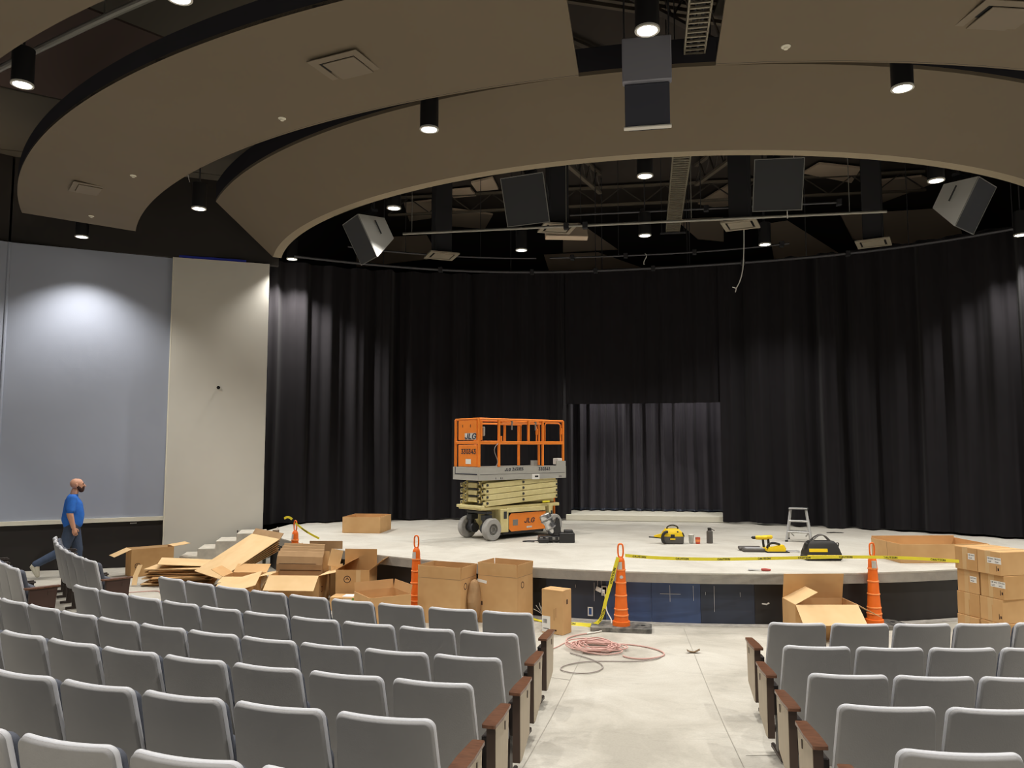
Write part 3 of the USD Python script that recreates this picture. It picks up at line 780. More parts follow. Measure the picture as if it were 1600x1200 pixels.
def wire(label, pts, r=.012):
    t = thing('loose_wire', label, 'wire')
    obj('cable', MB().tube(spline(pts, 24), r, 6), 'white_wire', t)
    return t
w = wire('loose white wire dangling against the black curtain right of centre', [(2.05, 16.3, 8.85), (2.06, 16.3, 6.9), (2.04, 16.3, 6.3), (1.97, 16.3, 5.85), (1.88, 16.32, 5.66)])
obj('frayed_end', MB().tube([(1.88, 16.32, 5.66), (1.8, 16.32, 5.69)], .012, 6).tube([(1.88, 16.32, 5.66), (1.86, 16.32, 5.58)], .012, 6), 'white_wire', w)
wire('short white wire on the left downlight by the curtain', [(-7.18, 14.68, 8.85), (-7.18, 14.68, 7.3), (-7.22, 14.7, 6.95), (-7.24, 14.75, 6.74)], .008)
wire('short white wire under the centre downlight over the stage', [(.02, 16.96, 6.64), (.05, 16.92, 6.56), (.01, 16.92, 6.48), (.0, 16.92, 6.38)], .012)
wire('short white wire below the right middle loudspeaker', [(2.3, 12.5, 8.85), (2.3, 12.5, 6.6), (2.26, 12.5, 6.3), (2.25, 12.5, 5.98)], .008)
wire('white wire hanging beside the rightmost loudspeaker', [(5.75, 12.55, 8.85), (5.76, 12.55, 7.0), (5.8, 12.55, 6.4), (5.82, 12.55, 5.95)], .008)
wire('white wire above the downlight left of the header', [(-7.45, 11.2, 8.85), (-7.45, 11.2, 7.2), (-7.43, 11.25, 6.95), (-7.4, 11.3, 6.74)], .008)

# ------------------------------------------------------------------ cartons
mat('cardboard', (212, 172, 122), 0.85, var=0.12, scale=2.2, rgb2=(200, 158, 108), spec=0.2)
mat('cardboard_b', (204, 164, 114), 0.85, var=0.12, scale=2.6, rgb2=(192, 150, 100), spec=0.2)
mat('cardboard_pale', (224, 192, 146), 0.85, var=0.1, scale=2.2, rgb2=(214, 180, 132), spec=0.2)
mat('cardboard_dull', (180, 148, 110), 0.85, var=0.12, scale=3, rgb2=(166, 134, 98), spec=0.2)
mat('packing_tape', (206, 172, 124), 0.3, spec=0.6)
mat('carton_ink', (70, 48, 34), 0.8)
mat('paper_white', (232, 230, 224), 0.7)
mat('ink_black', (28, 28, 30), 0.7)
mat('label_green', (110, 150, 60), 0.7)

def carton(label, x, y, z, rz, L, W, H, flaps=None, fl=None, m='cardboard', closed=False, arrow=None, tape=True, name='cardboard_carton', th=.007, cat='carton', group=None):
    """Carton of four walls and a floor. flaps: {'-y': angle, ...}; 0 = upright, + = folded outward, 180 = hanging, negative = inward."""
    t = thing(name, label, cat, (x, y, z + .001), rz, group)
    if closed:
        obj('body', MB().box((0, 0, H / 2), (L, W, H), .004), m, t)
        obj('seam_tape', MB().box((0, 0, H + .0005), (L + .001, .06, .001)).box((-L / 2 - .0005, 0, H - .04), (.001, .06, .08)), 'packing_tape', t)
        return t
    b = MB()
    b.box((0, -W / 2 + th / 2, H / 2), (L, th, H)).box((0, W / 2 - th / 2, H / 2), (L, th, H))
    b.box((-L / 2 + th / 2, 0, H / 2), (th, W - 2 * th, H)).box((L / 2 - th / 2, 0, H / 2), (th, W - 2 * th, H)).box((0, 0, th / 2), (L - 2 * th, W - 2 * th, th))
    obj('body', b, m, t, smooth=False)
    for side, a in (flaps or {}).items():
        f = fl or W * .48
        ax, sg = side[1], (-1 if side[0] == '-' else 1)
        span = (L if ax == 'y' else W) - .01
        q = MB().box((0, 0, f / 2), (span, th * .8, f))
        # upright flap in local xz; fold outward about x (towards -y), then turn to its side
        R = RX(a)
        q = q.moved(R)
        turn = {'-y': 0, '+x': 90, '+y': 180, '-x': -90}[side]
        off = {'-y': (0, -W / 2 + th / 2, H), '+y': (0, W / 2 - th / 2, H), '-x': (-L / 2 + th / 2, 0, H), '+x': (L / 2 - th / 2, 0, H)}[side]
        if abs(a) < 10 and f > .1:
            obj('fold_crease', MB().box((0, -th * .5, 0), (span, th * .4, .007)).moved(RZ(turn), off), 'cardboard_dull', t)
        obj('flap', q.moved(RZ(turn), off), 'cardboard_pale' if a > 60 or a < -60 else m, t, smooth=False)
    return t
def ring_mark(t, x, z, W, r=.05, side='-y'):
    """Printed round arrow mark on the front of a carton."""
    g = Point(0, 0).buffer(r).difference(Point(0, 0).buffer(r * .8))
    a = Polygon([(-r * .5, -.1 * r), (0, r * .6), (r * .5, -.1 * r), (r * .25, -.1 * r), (0, r * .25), (-r * .25, -.1 * r)])
    obj('printed_mark', MB().prism(unary_union([g, a]), .001, XZ, (x, -W / 2 - .0002, z)), 'carton_ink', t)
def side_mark(t, L, y, z, r=.045):
    g = Point(0, 0).buffer(r).difference(Point(0, 0).buffer(r * .75))
    R = np.array([[0, 0, 1], [1, 0, 0], [0, 1, 0]], float)
    obj('printed_mark', MB().prism(g, .001, R, (L / 2 + .0002, y, z)), 'carton_ink', t)

# left: opened long carton by the wall
t = carton('opened long carton with splayed flaps beside the far left chairs', -9.2, 13.22, 0, 50, .74, .38, .50, {'-x': 112, '+x': 84, '+y': -170}, fl=.31, m='cardboard_b')
ring_mark(t, -.26, .2, .40, .05)

# pile of flattened cartons on the floor
rng = random.Random(12)
LEVEL = ['lowest', 'second from the bottom', 'third from the bottom', 'fourth from the bottom', 'fifth from the bottom', 'middle one', 'fifth from the top', 'fourth from the top', 'third from the top', 'second from the top', 'topmost']
for k in range(11):
    L_, W_ = 1.05 - .03 * (k % 4), .72 - .02 * (k % 3)
    t = thing('flattened_carton', 'flattened carton, ' + LEVEL[k] + ' of the low floor pile left of the leaning sheets', 'flattened carton', (-8.05 + rng.uniform(-.1, .1), 12.55 + rng.uniform(-.08, .08), .008 + .026 * k), 20 + rng.uniform(-9, 9), 'flattened cartons in the pile')
    b = MB().box((0, 0, 0), (L_, W_, .006)).box((0, 0, .009), (L_ * .99, W_ * .98, .006))
    obj('sheet', b, ['cardboard', 'cardboard_pale', 'cardboard_b'][k % 3], t)
    obj('folded_edge', MB().box((-L_ / 2, 0, .0045), (.014, W_ * .98, .017), .005), 'cardboard_dull', t)
t = thing('flattened_carton', 'pale cardboard flap lying tilted on top of the low pile', 'flattened carton', (-8.02, 12.62, .335), 28)
obj('sheet', MB().box((0, 0, 0), (.95, .62, .01), 0, RY(5) @ RX(3)), 'cardboard_pale', t)
t = thing('cardboard_strip', 'narrow cardboard strip hanging over the left side of the low pile', 'cardboard strip', (-8.68, 12.2, .0), 20)
obj('strip', MB().strip([(-.03, 0, .33), (-.07, -.1, .16), (-.06, -.2, .02)], [(.05, 0, .33), (.01, -.1, .16), (.02, -.2, .02)], (0, -.01, .004)), 'cardboard_pale', t)
# big sheets leaning on the pile
for k in range(6):
    t = thing('leaning_sheet', ['large pale cardboard sheet leaning highest over the carton pile', 'second cardboard sheet behind the large leaning one', 'third cardboard sheet in the leaning bundle', 'fourth cardboard sheet in the leaning bundle', 'fifth cardboard sheet in the leaning bundle', 'rearmost cardboard sheet in the leaning bundle'][k], 'cardboard sheet', (-7.24, 11.92, .245), -38 + .5 * k)
    R = RX(29 - 1.3 * k)
    off = R @ np.array([0, .575, -.013 * k])
    s = MB().box(off, (1.12 - .02 * k, 1.15 - .03 * k, .009), 0, R)
    obj('sheet', s, 'cardboard_pale' if k == 0 else 'cardboard', t)
    if k == 0:
        obj('top_flap', MB().box(off + R @ np.array([0, .62, .015]), (1.12, .14, .009), 0, R @ RX(28)), 'cardboard_dull', t)
t = carton('opened carton with raised flaps under the leaning cardboard sheets', -6.33, 11.52, 0, 8, .56, .42, .34, {'-y': 105, '+x': 80, '-x': 60, '+y': 60}, fl=.22)
ring_mark(t, -.1, .2, .42, .05)
obj('crumpled_paper', MB().tri(trimesh.creation.icosphere(2, .11), np.diag([1, .6, 1.1]), (.34, -.02, .2)), 'paper_white', t)
t = thing('flattened_carton', 'pale cardboard flap lying just behind the front row of the left block', 'flattened carton', (-6.12, 10.88, .30), 12)
obj('sheet', MB().box((0, 0, 0), (.7, .5, .008), 0, RY(-16) @ RX(16)), 'cardboard_pale', t)
obj('prop_box', MB().box((0, .05, -.17), (.4, .3, .24), .004), 'cardboard_b', t)

# opened carton stuffed with a folded bundle, and its neighbours
t = carton('opened carton with a wide front flap holding a folded cardboard bundle', -5.33, 11.35, 0, 6, .78, .5, .42, {'-y': 128, '+x': 78, '-x': 150, '+y': 8}, fl=.30)
side_mark(t, .78, -.1, .2)
t = thing('cardboard_bundle', 'dull brown bundle of folded cardboard standing in the opened carton', 'cardboard bundle', (-5.40, 11.46, .25), 5)
for k in range(4):
    b = MB()
    x0 = .37 - .012 * k
    prof = [(0.0, .0), (.0, .28), (.03, .40), (.09, .47 + .015 * k)]
    A = [(-x0, .03 + .045 * k + y * 1.0, z + .02 * k) for y, z in prof]
    B = [(x0, .03 + .045 * k + y * 1.0, z + .02 * k - .01) for y, z in prof]
    obj('sheet', b.strip(A, B, (0, .014, .002)), 'cardboard_dull', t, smooth=False)
obj('crease', MB().box((.02, .026, .19), (.66, .006, .006)), 'carton_ink', t)
obj('crease', MB().box((-.03, .026, .29), (.6, .006, .005)), 'carton_ink', t)
t = carton('tall dull carton with one raised flap behind the cardboard bundle', -5.22, 11.98, 0, 8, .56, .34, .58, {'+y': 0, '-x': 30, '+x': -150, '-y': 170}, fl=.24, m='cardboard_dull')
t = thing('cardboard_flap', 'pale bent cardboard flap beside the folded bundle', 'cardboard flap', (-4.84, 11.58, .58), 10)
obj('sheet', MB().box((0, 0, .05), (.20, .008, .26), 0, RZ(35) @ RY(14)).box((.02, .02, -.3), (.2, .008, .5), 0, RZ(35)), 'cardboard_pale', t)
t = carton('opened carton with round arrow mark and upright rear flap', -4.40, 11.36, 0, 4, .52, .42, .52, {'+y': 0, '+x': 52, '-x': -60}, fl=.26, m='cardboard_b')
ring_mark(t, -.08, .38, .42, .055)
obj('clear_tape', MB().box((.09, -.2105, .42), (.07, .001, .2)), 'packing_tape', t)
for k, (lab, x, y) in enumerate((('small sealed parcel with white and green stickers behind the front row', -4.4, 10.9), ('small sealed parcel right of the stickered one behind the front row', -4.0, 11.02))):
    t = carton(lab, x, y, 0, 5, .36, .28, .19 + .01 * k, closed=True, m='cardboard')
    obj('sticker', MB().box((.08, -.1405, .12), (.12, .001, .1)).box((.07, 0, .1935 + .01 * k), (.16, .2, .001)), 'paper_white', t)
    obj('sticker', MB().box((.165, -.141, .12), (.025, .001, .13)), 'label_green', t, label='green sticker strip')
carton('low opened carton with its corner towards the stage, between small parcels and orange post', -3.55, 10.12, 0, 42, .58, .58, .40, {'+y': 8, '+x': 10}, fl=.12)

# two tall open cartons and the small closed one
t = carton('tall open carton with upright flaps left of its twin, beside the orange post', -2.72, 10.40, 0, -14, .66, .46, .60, {'-y': 3, '+x': 4, '+y': -3, '-x': 2}, fl=.16)
side_mark(t, .66, -.1, .5)
obj('torn_label', MB().box((.3305, .1, .48), (.001, .06, .1)), 'paper_white', t)
t = carton('tall open carton with upright flaps left of the small closed carton', -1.93, 10.52, 0, -18, .60, .46, .63, {'-y': 3, '+x': 4, '+y': 3, '-x': 4}, fl=.17)
side_mark(t, .60, -.08, .52)
obj('torn_label', MB().box((-.24, -.2305, .55), (.15, .001, .04), 0, RY(8)), 'paper_white', t)
obj('printed_mark', MB().box((-.25, -.2308, .26), (.04, .001, .05)), 'carton_ink', t)
t = thing('paper_bag', 'crumpled brown packing paper squeezed between the two tall cartons', 'packing paper', (-2.33, 10.35, 0), -15)
g = trimesh.creation.icosphere(3, 1.0)
v = np.array(g.vertices) * [.085, .13, .30]
v *= (1 + .25 * (meshkit.fbm(v * 9 + 3, 3) - .5))[:, None]
obj('paper', MB().add(v + [0, 0, .29], g.faces), 'cardboard_dull', t, smooth=False)
t = carton('small upright closed carton with white label near the aisle', -1.17, 10.0, 0, -24, .31, .22, .55, closed=True)
obj('paper_label', MB().box((-.09, -.111, .115), (.12, .001, .2)), 'paper_white', t)
tx = MB()
for k in range(7):
    tx.box((-.125 + .008 * k, -.1118, .15), (.004, .001, .05))
tx.box((-.09, -.1118, .06), (.08, .001, .008))
obj('barcode', tx, 'ink_black', t)
obj('printed_mark', MB().box((.03, -.1112, .24), (.004, .001, .14)).box((.055, -.1112, .27), (.003, .001, .12)).box((.03, -.1112, .05), (.07, .001, .02)).box((.156, .0, .4), (.001, .03, .06)), 'carton_ink', t)

# right: opened carton with raised rear flap
t = carton('opened carton with tall raised rear flap behind the right block front row', 2.12, 10.42, 0, 10, .78, .46, .42, {'+y': -12, '-y': 128, '-x': -62, '+x': 118}, fl=.32)

# stack of eight labelled cartons at the right picture edge
Lc, Wc, Hc = .52, .335, .278
LEV = ['lowest', 'third from the top', 'second from the top', 'topmost']
for col in range(2):
    for k in range(4):
        o = np.array([3.90, 10.55]) + np.array([.41, -.91]) * (Wc * (col + .0) + (.012 if col else 0)) + np.array([.91, .41]) * (Lc / 2)
        o = o + np.array([.012 * ((k * 7) % 3 - 1), .01 * ((k * 5) % 3 - 1)])
        lab = 'sealed carton, ' + LEV[k] + (' of the stack column touching the stage' if col == 0 else ' of the stack column nearer the chairs')
        t = carton(lab, o[0], o[1], k * (Hc + .002), 24 + (1.2 if (k + col) % 2 else -.8), Lc, Wc - .004, Hc, closed=True, m=['cardboard', 'cardboard_b'][(k + col) % 2], group=None)
        RL = np.array([[0, 0, -1], [-1, 0, 0], [0, 1, 0]], float)          # faces -x
        obj('side_tape', MB().box((-Lc / 2 - .001, .02, Hc / 2), (.001, .06, Hc - .01)), 'packing_tape', t)
        if k >= 2:
            for j in range(1 + col):
                ly = (-.085 if col == 0 else -.03 - .1 * j)
                obj('paper_label', MB().box((-Lc / 2 - .0016, ly, Hc * .62), (.001, .10, .075)), 'paper_white', t)
                tx = MB()
                tx.text('CR', .018, RL, (-Lc / 2 - .0022, ly + .026, Hc * .62 + .008), depth=.0006)
                tx.text('3304', .013, RL, (-Lc / 2 - .0022, ly - .02, Hc * .62 + .010), depth=.0006)
                for q in range(2):
                    tx.box((-Lc / 2 - .0024, ly + .012, Hc * .62 - .012 - .010 * q), (.0006, .05, .004))
                obj('label_print', tx, 'ink_black', t)
        if col:
            obj('printed_mark', MB().box((-Lc / 2 - .0012, -.11, Hc * .28), (.001, .008, .06)).box((-Lc / 2 - .0012, -.135, Hc * .26), (.001, .02, .03)), 'carton_ink', t)
        else:
            obj('printed_mark', MB().box((-.08, -Wc / 2 + .001, Hc * .3), (.008, .001, .06)).box((.05, -Wc / 2 + .001, Hc * .26), (.06, .001, .02)), 'carton_ink', t)

# on the stage: open carton left, big open tray carton right
t = carton('open low carton on the stage left of the orange lift', -5.55, 14.86, SZ, 3, .76, .78, .31, {}, m='cardboard')
t = carton('large open tray carton on the stage beside the labelled stack', 4.15, 12.62, SZ, 12, 1.32, .84, .27, {'+y': 0}, fl=.03, m='cardboard')
obj('seam', MB().box((-.6605, -.05, .135), (.001, .004, .26)), 'carton_ink', t)

# ------------------------------------------------------------------ orange channelizer posts, tape, cords
mat('orange_plastic', (250, 118, 34), 0.45, var=0.08, scale=6)
mat('orange_ring', (252, 150, 80), 0.45)
mat('rubber_base', (58, 58, 56), 0.8, var=0.4, scale=8, rgb2=(140, 136, 128))
mat('reflective_band', (206, 204, 200), 0.4)
mat('tape_yellow', (240, 226, 60), 0.5)
def post(label, x, y, z=0, rz=0):
    t = thing('channelizer_post', label, 'traffic post', (x, y, z), rz)
    t.AddScaleOp().Set(Gf.Vec3f(1, 1, .965))
    bs = Polygon([(-.39, -.2), (.39, -.2), (.39, .12), (.30, .2), (-.30, .2), (-.39, .12)]).buffer(-.03).buffer(.03)
    obj('rubber_base', MB().prism(bs, .055), 'rubber_base', t)
    obj('base_hole', MB().cyl((.28, .02, .056), (.28, .02, .058), .03, n=12), 'slot', t)
    pr, rg = [(.001, .055), (.115, .055), (.112, .11), (.104, .115)], []
    ks = [(.115, .094), (.19, .090), (.27, .084), (.45, .074), (.62, .066), (.79, .058), (.90, .053)]
    pr += [(r, z_) for z_, r in ks] + [(.045, .93), (.03, .955), (.001, .955)]
    obj('tube', MB().lathe(pr, 28), 'orange_plastic', t)
    for z_, r in ks[1:6]:
        obj('ring', MB().lathe([(r - .004, z_ - .012), (r + .007, z_ - .008), (r + .007, z_ + .006), (r - .004, z_ + .012)], 28), 'orange_ring', t)
    a = np.linspace(0, 2 * PI, 24, endpoint=False)
    lp = [(.034 * math.copysign(abs(math.cos(q)) ** .55, math.cos(q)), 0, 1.045 + .088 * math.copysign(abs(math.sin(q)) ** .7, math.sin(q))) for q in a]
    obj('handle_loop', MB().tube(lp, .011, 8, closed=True), 'orange_plastic', t)
    aa = np.radians(np.linspace(225, 290, 10))
    A = np.array([[.0600 * math.cos(q), .0600 * math.sin(q), .80] for q in aa]); B = A * [.93, .93, 1] + [0, 0, .10]
    obj('reflective_patch', MB().strip(A, B, (0, -.002, 0)), 'reflective_band', t)
    return t
p0 = post('orange channelizer post on a black rubber base in the centre aisle', -.36, 10.32)
post('orange channelizer post behind the opened carton on the right', 2.92, 11.0, 0, 20)
post('orange channelizer post left of the twin tall cartons', -3.28, 10.78, 0, -10)
post('orange channelizer post mostly hidden behind cartons at the stage left corner', -6.02, 12.62, 0, -25)
obj('logo_sticker', MB().prism(Point(0, 0).buffer(.022), .002, XZ, (.01, -.0625, .70)), 'reflective_band', p0)

def tape(label, pts, w=.04, txt='CAUTION', every=.55, n=40, twist=None):
    t = thing('caution_tape', label, 'caution tape')
    p = spline(pts, n) if len(pts) > 2 else np.array([np.array(pts[0]) + (np.array(pts[1]) - np.array(pts[0])) * q for q in np.linspace(0, 1, n)])
    p = p + np.array([0, 0, 1.0])[None] * 0
    tw = np.zeros(n) if twist is None else np.interp(np.linspace(0, 1, n), np.linspace(0, 1, len(twist)), twist)
    d = np.gradient(p, axis=0); d /= np.linalg.norm(d, axis=1, keepdims=True)
    up = np.array([0, 0, 1.0]); A, B = [], []
    for k in range(n):
        s = np.cross(d[k], up); s /= max(np.linalg.norm(s), 1e-6)
        u = np.cross(s, d[k])
        q = u * math.cos(tw[k]) + s * math.sin(tw[k])
        A.append(p[k] - q * w / 2); B.append(p[k] + q * w / 2)
    s0 = np.cross(d[n // 2], up); s0 /= np.linalg.norm(s0)
    obj('ribbon', MB().strip(A, B, s0 * .0015), 'tape_yellow', t, smooth=False)
    L = np.r_[0, np.cumsum(np.linalg.norm(np.diff(p, axis=0), axis=1))]
    tx = MB()
    for s in np.arange(.25, L[-1] - .1, every):
        f = np.interp(s, L, np.arange(n))
        k = min(int(f), n - 2)
        pp = np.array([np.interp(s, L, p[:, j]) for j in range(3)])
        q = (np.array(B[k]) - np.array(A[k])); q /= np.linalg.norm(q)
        x = d[k]
        if x @ _r < 0:
            x = -x
        z = np.cross(x, q)
        if z[1] > 0:
            q = -q; z = -z
        for s_ in (1,):
            tx.text(txt, w * .55, np.stack([x, q, z], 1), pp - q * w * .27 + z * .003, depth=.0008, sx=1.2)
    if tx.v:
        obj('lettering', tx, 'ink_black', t)
    return t
tape('yellow caution tape stretched from the labelled carton stack to the aisle post', [(3.86, 10.62, .93), (2.93, 10.88, .925), (1.3, 10.55, .91), (-.30, 10.26, .955)], n=60)
tape('yellow caution tape dropping from the aisle post to the floor', [(-.39, 10.25, .93), (-.45, 10.26, .73), (-.51, 10.27, .52), (-.57, 10.285, .31), (-.63, 10.30, .12), (-.70, 10.33, .05), (-.86, 10.40, .02), (-1.3, 10.5, .012), (-1.6, 10.72, .01)], w=.05, twist=[.25, .2, .3, .6, 1.3, 1.45], n=60)
tape('yellow caution tape hanging from the post at the stage left corner', [(-6.0, 12.58, 1.06), (-5.8, 12.5, .95), (-5.5, 12.45, .82)], w=.035, n=14, every=9)
tape('short knot of yellow tape looped on the stage left corner post', [(-6.06, 12.57, 1.12), (-6.13, 12.55, 1.16), (-6.2, 12.56, 1.13)], w=.04, n=8, every=9)

mat('cord_pink', (206, 164, 154), 0.6)
mat('cord_grey', (150, 140, 134), 0.6)
mat('cord_white', (226, 222, 214), 0.5)
rng = random.Random(5)
pts = []
for k in range(12 * 14):
    a = 2 * PI * k / 14
    j = k // 14
    rx, ry = .25 + .07 * math.sin(j * 2.1) + .02 * math.sin(3 * a), .20 + .05 * math.sin(j * 1.3 + 1)
    pts.append((-.62 + .05 * math.sin(j * 1.7) + rx * math.cos(a), 9.25 + .04 * math.cos(j * 2.3) + ry * math.sin(a), .012 + .0035 * j + .012 * (1 + math.sin(a * 2.0 + j))))
t = thing('extension_cord', 'coiled pink extension cord lying on the aisle floor', 'cord')
obj('coil', MB().tube(spline(pts, 900), .0072, 6), 'cord_pink', t)
e = [pts[-1], (-.30, 9.5, .012), (.05, 9.35, .012), (.16, 9.12, .012), (-.05, 8.9, .012), (-.3, 8.98, .012)]
obj('tail', MB().tube(spline(e, 60), .0085, 6), 'cord_pink', t)
e = [pts[0], (-1.0, 9.55, .02), (-.85, 9.9, .012), (-.62, 10.12, .012), (-.72, 10.25, .012)]
obj('tail', MB().tube(spline(e, 50), .0085, 6), 'cord_pink', t)
e = [(-.9, 9.0, .012), (-.62, 8.75, .012), (-.50, 8.45, .012), (-.70, 8.22, .012), (-.93, 8.32, .012), (-.82, 8.58, .012), (-.5, 8.72, .012), (-.1, 8.8, .012), (.12, 9.0, .012)]
t = thing('thin_cable', 'thin grey cable looping below the pink cord coil', 'cable')
obj('cable', MB().tube(spline(e, 70), .006, 6), 'cord_grey', t)
e = [(-1.45, 9.25, .01), (-1.3, 9.05, .01), (-1.1, 9.2, .01), (-1.0, 9.45, .01), (-.85, 9.3, .012)]
t = thing('thin_cable', 'thin pink cable leading from the coil towards the small carton', 'cable')
obj('cable', MB().tube(spline(e, 40), .006, 6), 'cord_pink', t)
e = [(-.60, 10.72, .38), (-.58, 10.68, .28), (-.56, 10.62, .16), (-.50, 10.5, .08), (-.52, 10.3, .02), (-.62, 10.1, .012), (-.78, 9.95, .012)]
t = thing('white_cord', 'white power cord dropping from the fascia outlet to the floor', 'cord')
obj('cord', MB().tube(spline(e, 50), .009, 6), 'cord_white', t)
obj('plug', MB().box((-.61, 10.715, .40), (.04, .05, .05), .008), 'cord_white', t)
e = [(-8.9, 11.75, .012), (-8.75, 11.9, .012), (-8.55, 11.7, .012), (-8.4, 11.45, .012), (-8.1, 11.6, .012), (-7.8, 11.5, .012)]
t = thing('thin_cable', 'thin red cable on the floor left of the carton pile', 'cable')
obj('cable', MB().tube(spline(e, 40), .008, 6), 'cord_pink', t)
def on_fascia(a, z, extra=0.0):
    p = arc(SR - .14 + extra, z, a, a, 1, SYC)[0]
    return p
fa = deg(math.atan2(-.60, SYC - 10.8))
t = thing('wall_outlet', 'white outlet box with open cover on the stage front', 'outlet', on_fascia(fa, .40, .004), fa)
obj('plate', MB().prism(sbox(-.04, -.065, .04, .065).difference(sbox(-.025, -.05, .025, .05)), .03, XZ), 'paper_white', t)
obj('socket', MB().box((0, .0, 0), (.05, .012, .1)), 'slot', t)
obj('open_cover', MB().box((-.075, -.05, .02), (.09, .015, .06), .004, RY(18) @ RZ(-25)), 'paper_white', t)
fa = deg(math.atan2(-.80, SYC - 10.8))
t = thing('wall_outlet', 'small blue outlet box low on the stage front', 'outlet', on_fascia(fa, .11, .004), fa)
mat('box_blue', (60, 92, 150), 0.5)
obj('plate', MB().prism(sbox(-.035, -.06, .035, .06).difference(sbox(-.02, -.045, .02, .045)), .012, XZ), 'paper_white', t)
obj('box', MB().box((0, .002, 0), (.06, .012, .1)), 'box_blue', t)
fa = deg(math.atan2(-1.45, SYC - 10.9))
t = thing('wire_tuft', 'tuft of white wires poking out of the stage front behind the small carton', 'wires', on_fascia(fa, .06, .02), fa)
for k, (dx, dz, dy) in enumerate(((-.10, .10, -.05), (-.05, .14, -.06), (-.01, .09, -.08), (.05, .15, -.03), (-.13, .05, -.07))):
    obj('wire', MB().tube(spline([(0, 0, -.04), (dx * .5, dy * .7, dz * .3), (dx, dy, dz)], 8), .006, 5), 'white_wire', t)
t = thing('fascia_sticker', 'torn white tape scrap on the dark stage front right of the blue part', 'tape scrap', on_fascia(9.4, .27, .004), 9.4)
obj('scrap', MB().box((0, 0, 0), (.07, .004, .018), 0, RY(8)).box((.05, 0, .008), (.03, .004, .02), 0, RY(-20)), 'paper_white', t)
t = thing('debris', 'curled brown scrap lying on the aisle floor', 'debris', (.49, 9.25, 0), 15)
mat('debris_brown', (120, 96, 66), 0.8, var=0.4, scale=30)
obj('scrap', MB().strip([(-.07, 0, .03), (-.03, .02, .012), (.02, .01, .008), (.08, .0, .035)], [(-.06, .05, .035), (-.02, .07, .01), (.03, .06, .006), (.09, .045, .04)], (0, 0, .006)), 'debris_brown', t)
# ------------------------------------------------------------------ orange scissor lift
mat('lift_orange', (246, 138, 44), 0.4, var=0.06, scale=5)
mat('lift_cream', (226, 213, 156), 0.45, var=0.08, scale=5, rgb2=(214, 200, 140))
mat('lift_grey', (176, 174, 166), 0.5, var=0.08, scale=5)
mat('tyre_grey', (168, 166, 162), 0.8, var=0.15, scale=12)
mat('hub_grey', (140, 138, 134), 0.5, metal=0.3)
mat('dark_iron', (54, 56, 60), 0.55)
mat('logo_dark', (48, 50, 62), 0.6)
lf = thing('scissor_lift', 'orange, grey and cream scissor lift parked on the stage', 'scissor lift', (-2.56, 14.52, SZ), 50)
lf.AddScaleOp().Set(Gf.Vec3f(.95, 1, 1))
NEAR = XZ                                            # drawing on the near side (faces -y)
END = np.array([[0, 0, -1], [-1, 0, 0], [0, 1, 0]], float)   # drawing on the front end (faces -x)
# wheels
def wheel(x, y, out):
    t = MB().lathe([(.105, -.062), (.185, -.062), (.2, -.045), (.2, .045), (.185, .062), (.105, .062), (.10, .04)], 32, (x, y, .2), RX(90))
    o = obj('wheel', t, 'tyre_grey', lf)
    h = MB().lathe([(.001, .03), (.04, .03), (.045, .055), (.06, .055), (.065, .03), (.105, .03), (.105, -.04), (.001, -.04)], 24, (x, y, .2), RX(90 if out < 0 else -90))
    for k in range(6):
        a = k * PI / 3
        h.cyl((x + .08 * math.cos(a), y + out * .025, .2 + .08 * math.sin(a)), (x + .08 * math.cos(a), y + out * .045, .2 + .08 * math.sin(a)), .011, n=6)
    obj('hub', h, 'hub_grey', o)
for x in (-.80, .80):
    for s in (-1, 1):
        wheel(x, s * .36, s)
ax = MB()
for s in (-1, 1):
    ax.cyl((-.80, s * .16, .2), (-.80, s * .30, .2), .075, n=16).cyl((-.80, s * .12, .2), (-.80, s * .18, .2), .09, n=16)
obj('drive_motor', ax, 'dark_iron', lf)
kp = MB()
for s in (-1, 1):
    kp.box((-.80, s * .21, .40), (.17, .15, .10), .01).beam((-.84, s * .2, .36), (-.86, s * .22, .2), .05, .09, .01).cyl((-.80, s * .21, .25), (-.80, s * .21, .5), .04, n=12)
kp.box((-.80, 0, .49), (.14, .60, .05), .01)
obj('steering_knuckle', kp, 'dark_iron', lf)
obj('axle', MB().cyl((.80, -.3, .2), (.80, .3, .2), .04, n=12), 'dark_iron', lf)
# chassis
ch = MB()
ch.box((.05, 0, .35), (1.30, .52, .44), .012).box((-.50, -.32, .34), (.20, .14, .42), .01).box((-.50, .32, .34), (.20, .14, .42), .01)
ch.box((-.02, 0, .575), (2.05, .66, .06), .008).box((-1.02, 0, .60), (.10, .74, .05), .008).box((.86, 0, .46), (.24, .36, .22), .01)
obj('chassis', ch, 'lift_cream', lf)
obj('chassis_rail', MB().box((.07, -.355, .52), (1.0, .04, .08), .006).box((.07, .355, .52), (1.0, .04, .08), .006).box((.74, -.33, .44), (.10, .05, .26), .006), 'lift_cream', lf)
obj('side_slot', MB().box((-.49, -.393, .44), (.07, .006, .13)), 'dark_iron', lf)
obj('side_slot', MB().box((.755, -.357, .42), (.04, .006, .09)), 'dark_iron', lf)
obj('underside_tray', MB().box((.07, 0, .10), (1.05, .6, .05), .01), 'dark_iron', lf)
